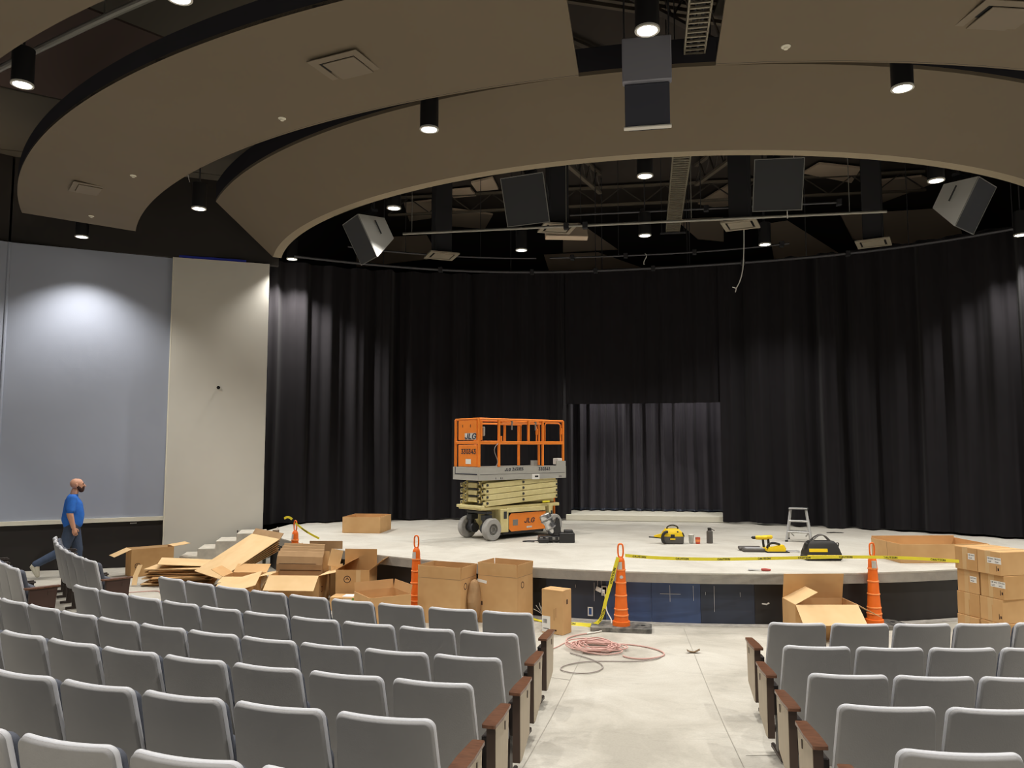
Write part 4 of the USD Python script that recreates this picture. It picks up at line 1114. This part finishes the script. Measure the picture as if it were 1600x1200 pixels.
for s in (-1, 1):
    pl = Polygon([(-.36, .18), (-.30, .13), (.60, .13), (.60, .46), (-.30, .46), (-.36, .40)])
    R = NEAR if s < 0 else NEAR @ RZ(0) @ np.diag([1, 1, -1])
    dr = obj('battery_door', MB().prism(pl, .05, NEAR, (0, -.30 if s < 0 else .35, 0)), 'lift_orange', lf, smooth=False)
    if s < 0:
        obj('door_edge', MB().prism(pl.buffer(.008).difference(pl.buffer(-.008)), .045, NEAR, (0, -.30, 0)), 'logo_dark', dr)
        obj('recess_plate', MB().box((-.20, -.352, .29), (.13, .008, .11), .003), 'hub_grey', dr)
        obj('lettering', MB().text('JLG', .085, NEAR, (.16, -.352, .27), shear=.25, sx=1.25), 'logo_dark', dr)
        obj('decal', MB().box((.16, -.3515, .19), (.14, .002, .03)), 'reflective_band', dr)
# scissor stack: three pairs of nearly closed arms each side plus inner arms and pins
for s in (-1, 1):
    for k in range(4):
        z0, z1 = .665 + .108 * k, .745 + .108 * k
        y = s * .33
        b = MB().beam((-.93, y, z0 - .01), (.93, y, z1 + .005), .099, .05, .008, up=(0, 1, 0))
        obj('scissor_arm', b, 'lift_cream', lf)
        b = MB().beam((-.93, s * .22, z1 + .0), (.93, s * .22, z0), .09, .05, .006, up=(0, 1, 0))
        obj('inner_arm', b, 'lift_cream', lf)
        for x in (-.90, 0, .90):
            zz = z0 + (z1 - z0) * (x + .93) / 1.86
            obj('pin', MB().cyl((x, s * .35, zz), (x, s * .372, zz), .022, n=12), 'dark_iron', lf)
        obj('pin_block', MB().box((-.955, s * .33, z0 - .01), (.05, .06, .07), .006).box((-.955, s * .2, z0 + .03), (.05, .06, .06), .006), 'lift_cream', lf)
        obj('pin_face', MB().box((-.982, s * .315, z0 + .0), (.006, .03, .036)).box((-.982, s * .19, z0 + .03), (.006, .03, .036)), 'dark_iron', lf)
for k in range(3):
    obj('cross_plate', MB().box((-.95, 0, .72 + .13 * k), (.05, .26, .085), .006), 'lift_cream', lf)
    obj('cross_gap', MB().box((-.95, 0, .785 + .13 * k), (.04, .24, .02)), 'dark_iron', lf)
obj('safety_prop', MB().box((.60, -.365, .64), (.2, .02, .035), .004), 'tape_yellow', lf)
obj('rear_ladder', MB().beam((.98, -.2, .25), (.98, -.2, .72), .03, .03).beam((.98, .2, .25), (.98, .2, .72), .03, .03).box((.98, 0, .35), (.03, .4, .03)).box((.98, 0, .6), (.03, .4, .03)), 'lift_orange', lf)
# platform
PZ = 1.10
pf = MB().box((0, 0, PZ + .04), (2.24, .74, .06), .006)
obj('platform_deck', pf, 'lift_grey', lf)
for s in (-1, 1):
    side = Polygon([(-1.13, 0), (1.13, 0), (1.13, .33), (.88, .33), (.88, .235), (-1.13, .235)])
    tb = obj('toe_board', MB().prism(side, .025, NEAR, (0, s * .375 + .012, PZ - .02)), 'lift_grey', lf, smooth=False)
    if s < 0:
        y = -.39
        obj('rib', MB().box((0, y + .003, PZ + .085), (2.2, .006, .012)), 'hub_grey', tb)
        obj('lettering', MB().text('JLG', .05, NEAR, (-.43, y, PZ + .14), shear=.25, sx=1.2).text('2630ES', .055, NEAR, (-.17, y, PZ + .145)), 'logo_dark', tb)
        obj('lettering', MB().text('330343', .06, NEAR, (.53, y, PZ + .135)), 'logo_dark', tb)
        obj('decal', MB().box((.30, y, PZ + .02), (.20, .002, .10)), 'paper_white', tb)
        obj('decal_print', MB().box((.32, y - .002, PZ + .025), (.09, .002, .03)), 'ink_black', tb)
        bt = MB()
        for x in (-.72, -.6, -.56, .95, .99):
            bt.box((x, y, PZ + .01), (.012, .004, .03))
        obj('bolts', bt, 'logo_dark', tb)
for s in (-1, 1):
    eb = obj('end_board', MB().box((s * 1.13, 0, PZ + .095), (.025, .77, .23), .004), 'lift_grey', lf)
    if s < 0:
        obj('step_line', MB().box((-1.146, -.02, PZ + .09), (.006, .66, .016)).box((-1.146, .31, PZ + .15), (.006, .012, .12)), 'logo_dark', eb)
obj('control_box', MB().box((1.02, -.28, PZ + .30), (.16, .14, .12), .01), 'paper_white', lf)
# guard rails
T0, T1, T2 = PZ + .215, PZ + .66, PZ + 1.085
def rail(*pts, r=.02):
    return MB().tube(np.array(pts, float), r, 8)
for s in (-1, 1):
    y = s * .355
    obj('top_rail', rail((-1.10, y, T2), (1.09, y, T2)), 'lift_orange', lf)
    obj('top_rail', rail((-.55, y * .94, T2 - .06), (.52, y * .94, T2 - .06), (.56, y * .94, T2 - .075)), 'lift_orange', lf)
    obj('mid_rail', MB().box((0, y, T1), (2.2, .035, .06), .008), 'lift_orange', lf)
    for x, w in ((-1.10, .05), (-.62, .055), (1.09, .05)):
        obj('rail_post', MB().box((x, y, (T0 + T2) / 2), (w, .04, T2 - T0), .008), 'lift_orange', lf)
    obj('rail_post', MB().box((.14, y, (T1 + T2) / 2), (.05, .04, T2 - T1), .008), 'lift_orange', lf)
    obj('rail_post', MB().box((.52, y, (T0 + T2) / 2), (.05, .04, T2 - T0), .008), 'lift_orange', lf)
    lp = [(.58, y, T1 + .03), (.58, y, T2 - .10), (.60, y, T2 - .06), (.64, y, T2 - .045), (.95, y, T2 - .045), (1.0, y, T2 - .06), (1.02, y, T2 - .1), (1.02, y, T1 + .03)]
    obj('inner_loop', MB().tube(np.array(lp), .014, 8), 'lift_orange', lf)
    obj('latch', MB().box((1.03, y, T2 - .2), (.035, .05, .12), .006).box((-.57, y, T1 + .07), (.04, .05, .10), .006), 'lift_orange', lf)
for x in (-1.10, 1.09):
    obj('top_rail', rail((x, -.355, T2), (x, .355, T2)), 'lift_orange', lf)
    obj('mid_rail', MB().box((x, 0, T1), (.035, .7, .06), .008), 'lift_orange', lf)
up_ = obj('front_panel', MB().box((-1.10, -.02, T1 + .225), (.03, .56, .36), .006), 'lift_orange', lf)
obj('logo_plate', MB().box((-1.119, -.12, T1 + .11), (.004, .34, .12)), 'reflective_band', up_)
obj('lettering', MB().text('JLG', .10, END, (-1.123, -.12, T1 + .062), shear=.25, sx=1.35), 'logo_dark', up_)
obj('handle_slot', MB().box((-1.119, .12, T1 + .30), (.004, .012, .05)).box((-1.119, -.12, T1 + .30), (.004, .012, .05)), 'logo_dark', up_)
lo_ = obj('front_panel', MB().box((-1.10, -.02, T0 + .205), (.03, .56, .40), .006), 'lift_orange', lf)
obj('lettering', MB().text('330343', .085, END, (-1.119, -.06, T0 + .24)), 'logo_dark', lo_)
obj('decal', MB().box((-1.119, -.06, T0 + .10), (.004, .16, .09)), 'paper_white', lo_)
obj('side_bracket', MB().box((-1.06, -.365, T1 + .22), (.03, .05, .36), .006), 'lift_orange', lf)
obj('control_housing', MB().box((-.98, -.34, T1 + .2), (.05, .06, .17), .015), 'lift_grey', lf)
for x in (-.28, .34):
    obj('strap', MB().box((x, -.34, T2 - .12), (.03, .02, .14), .004).box((x, -.34, T2 - .05), (.05, .03, .05), .006), 'hub_grey', lf)
obj('chain', MB().tube(spline([(-.66, -.38, T1 - .02), (-.72, -.39, T0 + .2), (-.68, -.39, T0 + .1), (-.72, -.39, T0 + .02)], 16), .008, 5), 'hub_grey', lf)

# stage light and small black case in front of the lift
mat('chrome', (205, 205, 205), 0.22, metal=0.9)
mat('case_black', (44, 43, 44), 0.5)
t = thing('stage_light', 'tilted chrome stage light on a black yoke base before the lift', 'stage light', (-1.72, 13.72, SZ), 12)
obj('base', MB().box((0, 0, .065), (.40, .26, .10), .015).box((-.12, -.04, .04), (.18, .3, .07), .01).box((.1, .03, .13), (.16, .2, .05), .01), 'case_black', t)
ft = MB()
for x in (-.16, -.06, .06, .16):
    ft.box((x, -.132, .075), (.05, .012, .05), .004).cyl((x, -.1, 0), (x, -.1, .02), .02, n=8)
obj('base_detail', ft, 'hub_grey', t)
R = RY(-28)
hd_ = MB().lathe([(.001, -.19), (.08, -.19), (.095, -.16), (.098, -.05), (.085, -.02), (.09, .02), (.105, .05), (.108, .15), (.095, .17), (.085, .16), (.001, .15)], 24, (0, 0, 0), R).moved(None, (-.02, 0, .33))
obj('head', hd_, 'chrome', t)
obj('head_ring', MB().lathe([(.10, .05), (.118, .06), (.118, .08), (.10, .09)], 24, (0, 0, 0), R).lathe([(.095, -.11), (.108, -.105), (.108, -.09), (.095, -.085)], 24, (0, 0, 0), R).moved(None, (-.02, 0, .33)), 'hub_grey', t)
obj('yoke', MB().prism([(.06, .13), (.2, .13), (.16, .42), (.12, .42)], .02, XZ, (0, -.10, 0)).prism([(.06, .13), (.2, .13), (.16, .42), (.12, .42)], .02, XZ, (0, .12, 0)), 'case_black', t, smooth=False)
obj('power_cord', MB().tube(spline([(-.2, -.02, .03), (-.3, .02, .02), (-.42, .06, .015), (-.48, .0, .012), (-.4, -.06, .012), (-.28, -.06, .012)], 40), .008, 6), 'case_black', t)
t = thing('equipment_case', 'small black stepped case right of the chrome stage light', 'case', (-1.42, 13.72, SZ), 10)
obj('body', MB().box((0, 0, .085), (.27, .2, .17), .008).box((.03, .0, .19), (.15, .16, .05), .006), 'case_black', t)
obj('corner_screw', MB().box((-.137, -.06, .05), (.004, .02, .02)).box((-.137, .05, .05), (.004, .02, .02)), 'reflective_band', t)

# step ladder
mat('aluminium', (200, 200, 198), 0.35, metal=0.35)
t = thing('step_ladder', 'small aluminium step ladder on the stage right', 'step ladder', (2.66, 14.6, SZ), -14)
H = .56
for s in (-1, 1):
    obj('front_leg', MB().beam((s * .20, -.17, .01), (s * .13, -.02, H), .03, .05, .004), 'aluminium', t)
    obj('rear_leg', MB().beam((s * .20, .27, .01), (s * .13, .06, H), .025, .035, .004), 'aluminium', t)
    obj('foot', MB().box((s * .20, -.17, .015), (.05, .06, .03), .005).box((s * .20, .27, .015), (.045, .05, .03), .005), 'dark_iron', t)
obj('top_step', MB().box((0, .02, H + .015), (.33, .19, .035), .01), 'dark_iron', t)
obj('top_edge', MB().box((0, -.078, H + .022), (.31, .008, .024), .003), 'aluminium', t)
obj('step', MB().box((0, -.06, .36), (.31, .12, .03), .006), 'aluminium', t)
obj('step', MB().box((0, -.11, .17), (.36, .12, .03), .006), 'aluminium', t)
obj('brace', MB().beam((-.18, .2, .16), (.18, .2, .16), .02, .025).beam((-.18, .2, .16), (-.10, .24, .06), .012, .02).beam((.18, .2, .16), (.10, .24, .06), .012, .02), 'aluminium', t)

# yellow shop vacuum
mat('tool_yellow', (244, 206, 30), 0.4)
mat('tool_grey', (92, 88, 84), 0.5)
mat('tool_black', (40, 38, 36), 0.5)
t = thing('shop_vacuum', 'yellow and grey portable vacuum with handle on the stage', 'vacuum cleaner', (.42, 13.9, SZ), 8)
obj('tank', MB().man(m3.Manifold.hull_points(np.array([(x * a, y * b, z) for x in (-1, 1) for y in (-1, 1) for a, b, z in ((.15, .12, 0), (.17, .13, .02), (.175, .135, .13))]))), 'tool_grey', t)
obj('lid', MB().man(m3.Manifold.hull_points(np.array([(x, y * b, z) for y in (-1, 1) for x, b, z in ((-.175, .135, .13), (.175, .135, .13), (-.165, .13, .18), (.15, .13, .20), (-.11, .09, .25), (.10, .09, .25))]))), 'tool_yellow', t)
obj('handle', MB().tube(spline([(-.09, 0, .245), (-.085, 0, .285), (-.06, 0, .30), (.06, 0, .30), (.085, 0, .285), (.09, 0, .245)], 24), .012, 8), 'tool_black', t)
obj('latch', MB().box((-.02, -.138, .14), (.07, .012, .05), .004), 'tool_black', t)
obj('badge', MB().box((-.02, -.139, .085), (.09, .008, .03), .003), 'tool_yellow', t)
obj('knob', MB().cyl((.07, -.105, .21), (.07, -.13, .205), .014, n=10), 'tool_black', t)
obj('hose', MB().tube(spline([(-.11, -.14, .21), (-.17, -.16, .19), (-.2, -.16, .12), (-.19, -.155, .05), (-.15, -.15, .03)], 30), .024, 10), 'tool_black', t)
obj('edge_guard', MB().beam((.15, -.125, .20), (.178, -.13, .13), .02, .02), 'tool_black', t)
obj('nozzle', MB().man(m3.Manifold.hull_points(np.array([(-.20, -.09, .10), (-.20, -.02, .10), (-.20, -.09, .17), (-.20, -.02, .17), (-.33, -.07, .12), (-.33, -.04, .12), (-.33, -.06, .14), (-.33, -.04, .14)]))), 'tool_yellow', t)
obj('crevice_tool', MB().cyl((-.2, -.05, .10), (-.42, -.06, .115), .016, .01, 10), 'tool_black', t)

t = thing('drink_cup', 'red cup left of the dark bottle on the stage', 'cup', (.85, 13.9, SZ))
mat('cup_red', (214, 92, 66), 0.4)
mat('cup_clear', (226, 228, 222), 0.15, trans=0.6)
obj('cup', MB().lathe([(.001, .004), (.036, .004), (.038, .0), (.044, .11), (.041, .11), (.035, .012), (.001, .012)], 20), 'cup_red', t)
obj('label_band', MB().lathe([(.0395, .035), (.0415, .04), (.0435, .07), (.0415, .075)], 20), 'orange_ring', t)
t = thing('plastic_cup', 'clear plastic cup beside the red cup', 'cup', (.74, 13.92, SZ))
obj('cup', MB().lathe([(.001, .004), (.034, .004), (.036, .0), (.048, .15), (.045, .15), (.033, .012), (.001, .012)], 20), 'cup_clear', t)
obj('lid', MB().lathe([(.05, .148), (.05, .156), (.001, .16)], 20), 'paper_white', t)
t = thing('spray_bottle', 'dark grey bottle with black trigger cap on the stage', 'bottle', (1.06, 14.0, SZ))
obj('body', MB().lathe([(.001, 0), (.05, 0), (.054, .01), (.054, .2), (.046, .215), (.03, .222)], 24), 'tool_grey', t)
obj('cap', MB().lathe([(.034, .215), (.034, .25), (.001, .252)], 18).box((-.005, 0, .258), (.06, .035, .025), .006).beam((.02, 0, .255), (.085, 0, .22), .018, .012), 'tool_black', t)

# drills, case, tool bag, scraper
def drill(label, x, y, rz):
    t = thing('cordless_drill', label, 'drill', (x, y, SZ), rz)
    obj('motor_body', MB().lathe([(.001, -.10), (.03, -.10), (.034, -.08), (.034, .06), (.024, .085)], 16, (0, 0, .21), RY(-90)), 'tool_yellow', t)
    obj('chuck', MB().lathe([(.024, .085), (.022, .13), (.008, .15), (.001, .15)], 14, (0, 0, .21), RY(-90)), 'tool_black', t)
    obj('grip', MB().beam((.03, 0, .2), (.045, 0, .05), .034, .045, .012), 'tool_black', t)
    obj('battery', MB().box((.03, 0, .03), (.11, .07, .055), .01), 'tool_yellow', t)
drill('upright yellow cordless drill nearest the grey tool case', 1.80, 13.14, 0)
drill('upright yellow cordless drill turned away behind its twin', 1.90, 13.22, 30)
t = thing('tool_case', 'flat grey open tool case left of the drills', 'tool case', (1.66, 13.02, SZ), 6)
obj('shell', MB().box((0, 0, .03), (.34, .17, .055), .012), 'tool_grey', t)
obj('lid', MB().box((-.02, .14, .035), (.36, .12, .05), .012, RX(10)), 'tool_grey', t)
mat('tool_silver', (170, 170, 172), 0.4)
obj('insert', MB().box((.01, -.01, .06), (.28, .12, .01), .003), 'tool_silver', t)
t = thing('power_tool', 'yellow power tool lying on its side right of the drills', 'power tool', (2.02, 12.98, SZ), 10)
obj('body', MB().man(m3.Manifold.hull_points(np.array([(x, y, z) for x, y, z in ((-.16, -.05, .02), (-.16, .05, .02), (-.14, -.04, .07), (-.14, .04, .07), (.12, -.06, .02), (.12, .06, .02), (.10, -.05, .12), (.10, .05, .12), (.15, 0, .06))]))), 'tool_yellow', t)
obj('grip', MB().tube(spline([(-.15, 0, .07), (-.12, 0, .13), (-.03, 0, .145), (.05, 0, .12)], 16), .018, 8), 'tool_black', t)
obj('base_shoe', MB().box((.0, 0, .01), (.36, .16, .018), .005), 'tool_black', t)
obj('guide_loop', MB().tube(np.array([(.18, -.06, .02), (.34, -.06, .02), (.36, 0, .02), (.34, .06, .02), (.18, .06, .02)]), .007, 6), 'tool_silver', t)
t = thing('tool_bag', 'dark tool bag with yellow bands and wire handles on the stage', 'tool bag', (2.54, 12.26, SZ), 8)
obj('body', MB().man(m3.Manifold.hull_points(np.array([(x * a, y * b, z) for x in (-1, 1) for y in (-1, 1) for a, b, z in ((.24, .12, 0), (.26, .14, .04), (.255, .13, .10), (.21, .09, .24), (.17, .06, .28))]))), 'tool_black', t)
obj('yellow_band', MB().box((0, -.137, .07), (.50, .012, .028), .004), 'tool_yellow', t)
obj('yellow_band', MB().box((-.08, -.118, .15), (.27, .012, .05), .004, RX(-14)), 'tool_yellow', t)
obj('base_rim', MB().box((0, 0, .035), (.53, .29, .03), .012), 'tool_black', t)
for y in (-.05, .05):
    obj('handle', MB().tube(spline([(-.19, y, .22), (-.12, y * .9, .30), (-.03, y * .6, .36), (.02, y * .6, .365), (.10, y * .9, .31), (.20, y, .23)], 30), .010, 6), 'tool_grey', t)
obj('side_loop', MB().tube(spline([(-.20, -.03, .22), (-.24, -.03, .25), (-.25, 0, .19), (-.23, .02, .13)], 16), .009, 6).tube(spline([(.20, -.03, .24), (.245, -.03, .25), (.25, 0, .18), (.24, .02, .12)], 16), .009, 6), 'tool_grey', t)
t = thing('scraper', 'small scraper with red handle near the stage edge', 'scraper', (1.50, 11.0, SZ), -8)
mat('handle_red', (176, 74, 66), 0.5)
obj('handle', MB().lathe([(.001, -.07), (.016, -.065), (.02, -.02), (.013, .05), (.001, .06)], 12, (.07, 0, .02), RY(90)), 'handle_red', t)
obj('blade', MB().prism([(-.17, -.035), (0, -.012), (0, .012), (-.17, .035)], .003, None, (0, 0, .015)), 'tool_silver', t)
t = thing('paint_can', 'small brown and grey can on the stage left corner', 'can', (-6.95, 13.75, SZ), 20)
mat('can_brown', (140, 118, 96), 0.5, var=0.4, scale=25)
obj('can', MB().lathe([(.001, 0), (.062, 0), (.064, .004), (.062, .008), (.062, .10), (.065, .105), (.062, .11), (.001, .108)], 24), 'can_brown', t)
obj('cap_stem', MB().cyl((.03, 0, .108), (.03, 0, .16), .018, n=12), 'paper_white', t)
t = thing('paper_scrap', 'thin dark scrap lying on the stage right of the ladder', 'scrap', (3.6, 16.1, SZ), 6)
obj('scrap', MB().strip([(-.16, -.03, .004), (0, -.035, .012), (.17, -.02, .005)], [(-.14, .05, .004), (0, .05, .014), (.15, .04, .005)], (0, 0, .004)), 'tool_grey', t)
# ------------------------------------------------------------------ walking person by the left wall
mat('skin', (214, 160, 132), 0.55, var=0.06, scale=9)
mat('shirt_blue', (44, 116, 214), 0.85, var=0.12, scale=7, rgb2=(36, 100, 190))
mat('denim', (66, 80, 104), 0.9, var=0.2, scale=10)
mat('shoe_pale', (196, 192, 176), 0.7)
mat('beard_brown', (62, 36, 26), 0.9, bump=0.002, bscale=150)
mat('eye_dark', (40, 30, 26), 0.4)

def chain(bones, edge=.03, it=8, hulls=()):
    """Union of hulls of sphere pairs, refined and smoothed. bones: lists of (point, radius)."""
    ms = []
    for b in bones:
        for (p, r), (q, s) in zip(b, b[1:]):
            A = m3.Manifold.sphere(r, 20).translate(tuple(map(float, p))); B = m3.Manifold.sphere(s, 20).translate(tuple(map(float, q)))
            ms.append(m3.Manifold.batch_hull([A, B]))
    for g in hulls:
        ms.append(m3.Manifold.batch_hull([m3.Manifold.sphere(r, 20).translate(tuple(map(float, p))) for p, r in g]))
    u = m3.Manifold.batch_boolean(ms, m3.OpType.Add).refine_to_length(edge)
    q = u.to_mesh()
    m = trimesh.Trimesh(np.array(q.vert_properties)[:, :3], np.array(q.tri_verts), process=True)
    trimesh.smoothing.filter_taubin(m, lamb=.5, nu=.52, iterations=it)
    return m
pt = thing('person', 'bald bearded person in a blue t-shirt and jeans walking right by the wall', 'person', (-10.36, 12.6, floor_z(math.hypot(10.36, 6.9))), 37)
hipL, hipR = (0, .10, .93), (0, -.10, .93)
# right leg (near side) trails, toe on the floor; left leg carries
rk, ra, rt_ = (-.12, -.10, .50), (-.53, -.10, .28), (-.50, -.10, .08)
lk, la, lt = (.10, .09, .50), (.10, .09, .09), (.27, .09, .035)
sh = 1.46
legs = lambda d: [[((0, 0, .98), .13 + d), (hipR, .105 + d), (rk, .066 + d), (ra, .046 + d)], [((0, 0, .98), .13 + d), (hipL, .105 + d), (lk, .066 + d), (la, .046 + d)]]
trunk = lambda d: [[((-.035, y, 1.36), .088 + d) for y in (-.115, .115)] + [((.035, y, 1.29), .105 + d) for y in (-.075, .075)] + [((-.02, y, 1.43), .062 + d) for y in (-.13, .13)] + [((.06, y, 1.12), .112 + d) for y in (-.07, .07)] + [((-.045, y, 1.06), .118 + d) for y in (-.075, .075)] + [((.045, y, .98), .112 + d) for y in (-.07, .07)],
                   [((.06, y, 1.12), .112 + d) for y in (-.07, .07)] + [((-.045, y, 1.06), .118 + d) for y in (-.075, .075)] + [((.045, y, .98), .112 + d) for y in (-.07, .07)] + [((-.01, y, .95), .115 + d) for y in (-.085, .085)]]
torso = lambda d: [[((0, 0, 1.38), .06 + d), ((0, 0, 1.44), .06 + d)]]
elR, wrR = (-.035, -.245, 1.15), (.03, -.235, .91)
elL, wrL = (-.05, .25, 1.15), (.0, .24, .92)
arms = [[((-.02, -.185, sh - .05), .062), (elR, .056), (wrR, .036)], [((-.02, .185, sh - .05), .062), (elL, .056), (wrL, .036)]]
def hand(w, d, s):
    w = np.array(w, float); d = np.array(d, float); d /= np.linalg.norm(d)
    side = np.array([1.0, 0, 0]) - d * d[0]; side /= np.linalg.norm(side)     # across the palm
    inn = np.array([0, s, 0.0])
    o = [[(w, .030), (w + d * .05, .034), (w + d * .085, .030)], [(w + d * .05 + side * .025, .016), (w + d * .09 + side * .03, .014)], [(w + d * .05 - side * .025, .016), (w + d * .09 - side * .03, .014)]]
    for k, ln in enumerate((.072, .080, .075, .060)):
        b = w + d * .085 + side * (.030 - .020 * k)
        p1 = b + d * ln * .45 + inn * .010
        p2 = b + d * ln * .8 + inn * .030
        p3 = b + d * ln * .92 + inn * .048
        o.append([(b, .0095), (p1, .009), (p2, .008), (p3, .007)])
    b = w + d * .03 + side * .03
    o.append([(b, .013), (b + side * .028 + d * .03 + inn * .012, .011), (b + side * .03 + d * .062 + inn * .022, .009)])
    return o
dR = np.array(wrR) - np.array(elR); dL = np.array(wrL) - np.array(elL)
hx = .055
head = [[((-.01, 0, 1.44), .066), ((.02, 0, 1.56), .062)], [((hx - .035, 0, 1.69), .092), ((hx + .01, 0, 1.675), .085)], [((hx + .0, 0, 1.69), .09), ((hx + .045, 0, 1.60), .055)], [((hx + .05, 0, 1.66), .058), ((hx + .055, 0, 1.60), .045)],
        [((hx + .095, 0, 1.675), .012), ((hx + .122, 0, 1.640), .016)], [((hx + .085, -.03, 1.695), .014), ((hx + .085, .03, 1.695), .014)],
        [((hx - .012, -.092, 1.675), .018), ((hx - .006, -.094, 1.64), .013)], [((hx - .012, .092, 1.675), .018), ((hx - .006, .094, 1.64), .013)]]
feet = [[(ra, .044), (rt_, .036)], [(la, .044), (lt, .034)]]
body = chain(torso(-.012) + legs(-.012) + arms + hand(wrR, dR, 1) + hand(wrL, dL, -1) + head + feet, .018, 4, trunk(-.012))
obj('body', body, 'skin', pt, smooth=True)
shirt = chain([[((-.02, -.185, sh - .04), .090), ((-.03, -.238, 1.22), .078)], [((-.02, .185, sh - .04), .090), ((-.04, .24, 1.23), .078)], [((-.01, 0, 1.42), .082), ((0, 0, 1.49), .074)]], .028, 8, trunk(.014) + [[((-.01, 0, 1.45), .075), ((-.02, -.16, sh - .045), .075), ((-.02, .16, sh - .045), .075), ((0, 0, 1.35), .11)]])
cut = m3.Manifold.cube((2, 2, 2), True)
def clip(m, lo, hi):
    q = m3.Manifold(m3.Mesh(np.asarray(m.vertices, np.float32), np.asarray(m.faces, np.uint32)))
    return q ^ m3.Manifold.cube((4, 4, hi - lo), True).translate((0, 0, (lo + hi) / 2))
obj('tshirt', MB().man(clip(shirt, .90, 1.497)), 'shirt_blue', pt, smooth=50)
jeans = chain(legs(.018) + [[((0, -.07, .93), .14), ((0, .07, .93), .14)]], .03, 6)
obj('jeans', MB().man(clip(jeans, .10, 1.0)), 'denim', pt, smooth=50)
for a, tt, up in ((ra, rt_, 0), (la, lt, 1)):
    a, tt = np.array(a), np.array(tt)
    d = (tt - a) / np.linalg.norm(tt - a)
    heel = a + (np.array([-.05, 0, -.05]) if up else np.array([-.05, 0, -.045]))
    s = chain([[(a, .054), (heel, .042)], [(a + d * .02, .052), (tt, .038)], [(heel, .042), (tt, .036)]], .02, 4)
    obj('shoe', s, 'shoe_pale', pt, smooth=True)
bd = chain([[((hx + .062, 0, 1.575), .050), ((hx + .07, 0, 1.615), .046)], [((hx + .0, -.062, 1.65), .022), ((hx + .045, -.045, 1.585), .034)], [((hx + .0, .062, 1.65), .022), ((hx + .045, .045, 1.585), .034)], [((hx + .045, -.04, 1.58), .032), ((hx + .045, .04, 1.58), .032)], [((hx + .092, -.022, 1.625), .014), ((hx + .092, .022, 1.625), .014)]], .015, 4)
obj('beard', bd, 'beard_brown', pt, smooth=True)
obj('mouth', MB().box((hx + .117, 0, 1.607), (.006, .04, .008), .002), 'handle_red', pt)
ey = MB()
for s in (-1, 1):
    ey.tri(trimesh.creation.icosphere(2, .010), None, (hx + .092, s * .034, 1.678))
obj('eyes', ey, 'eye_dark', pt)
obj('eyebrows', MB().box((hx + .1, -.034, 1.703), (.012, .035, .007), .002).box((hx + .1, .034, 1.703), (.012, .035, .007), .002), 'beard_brown', pt)
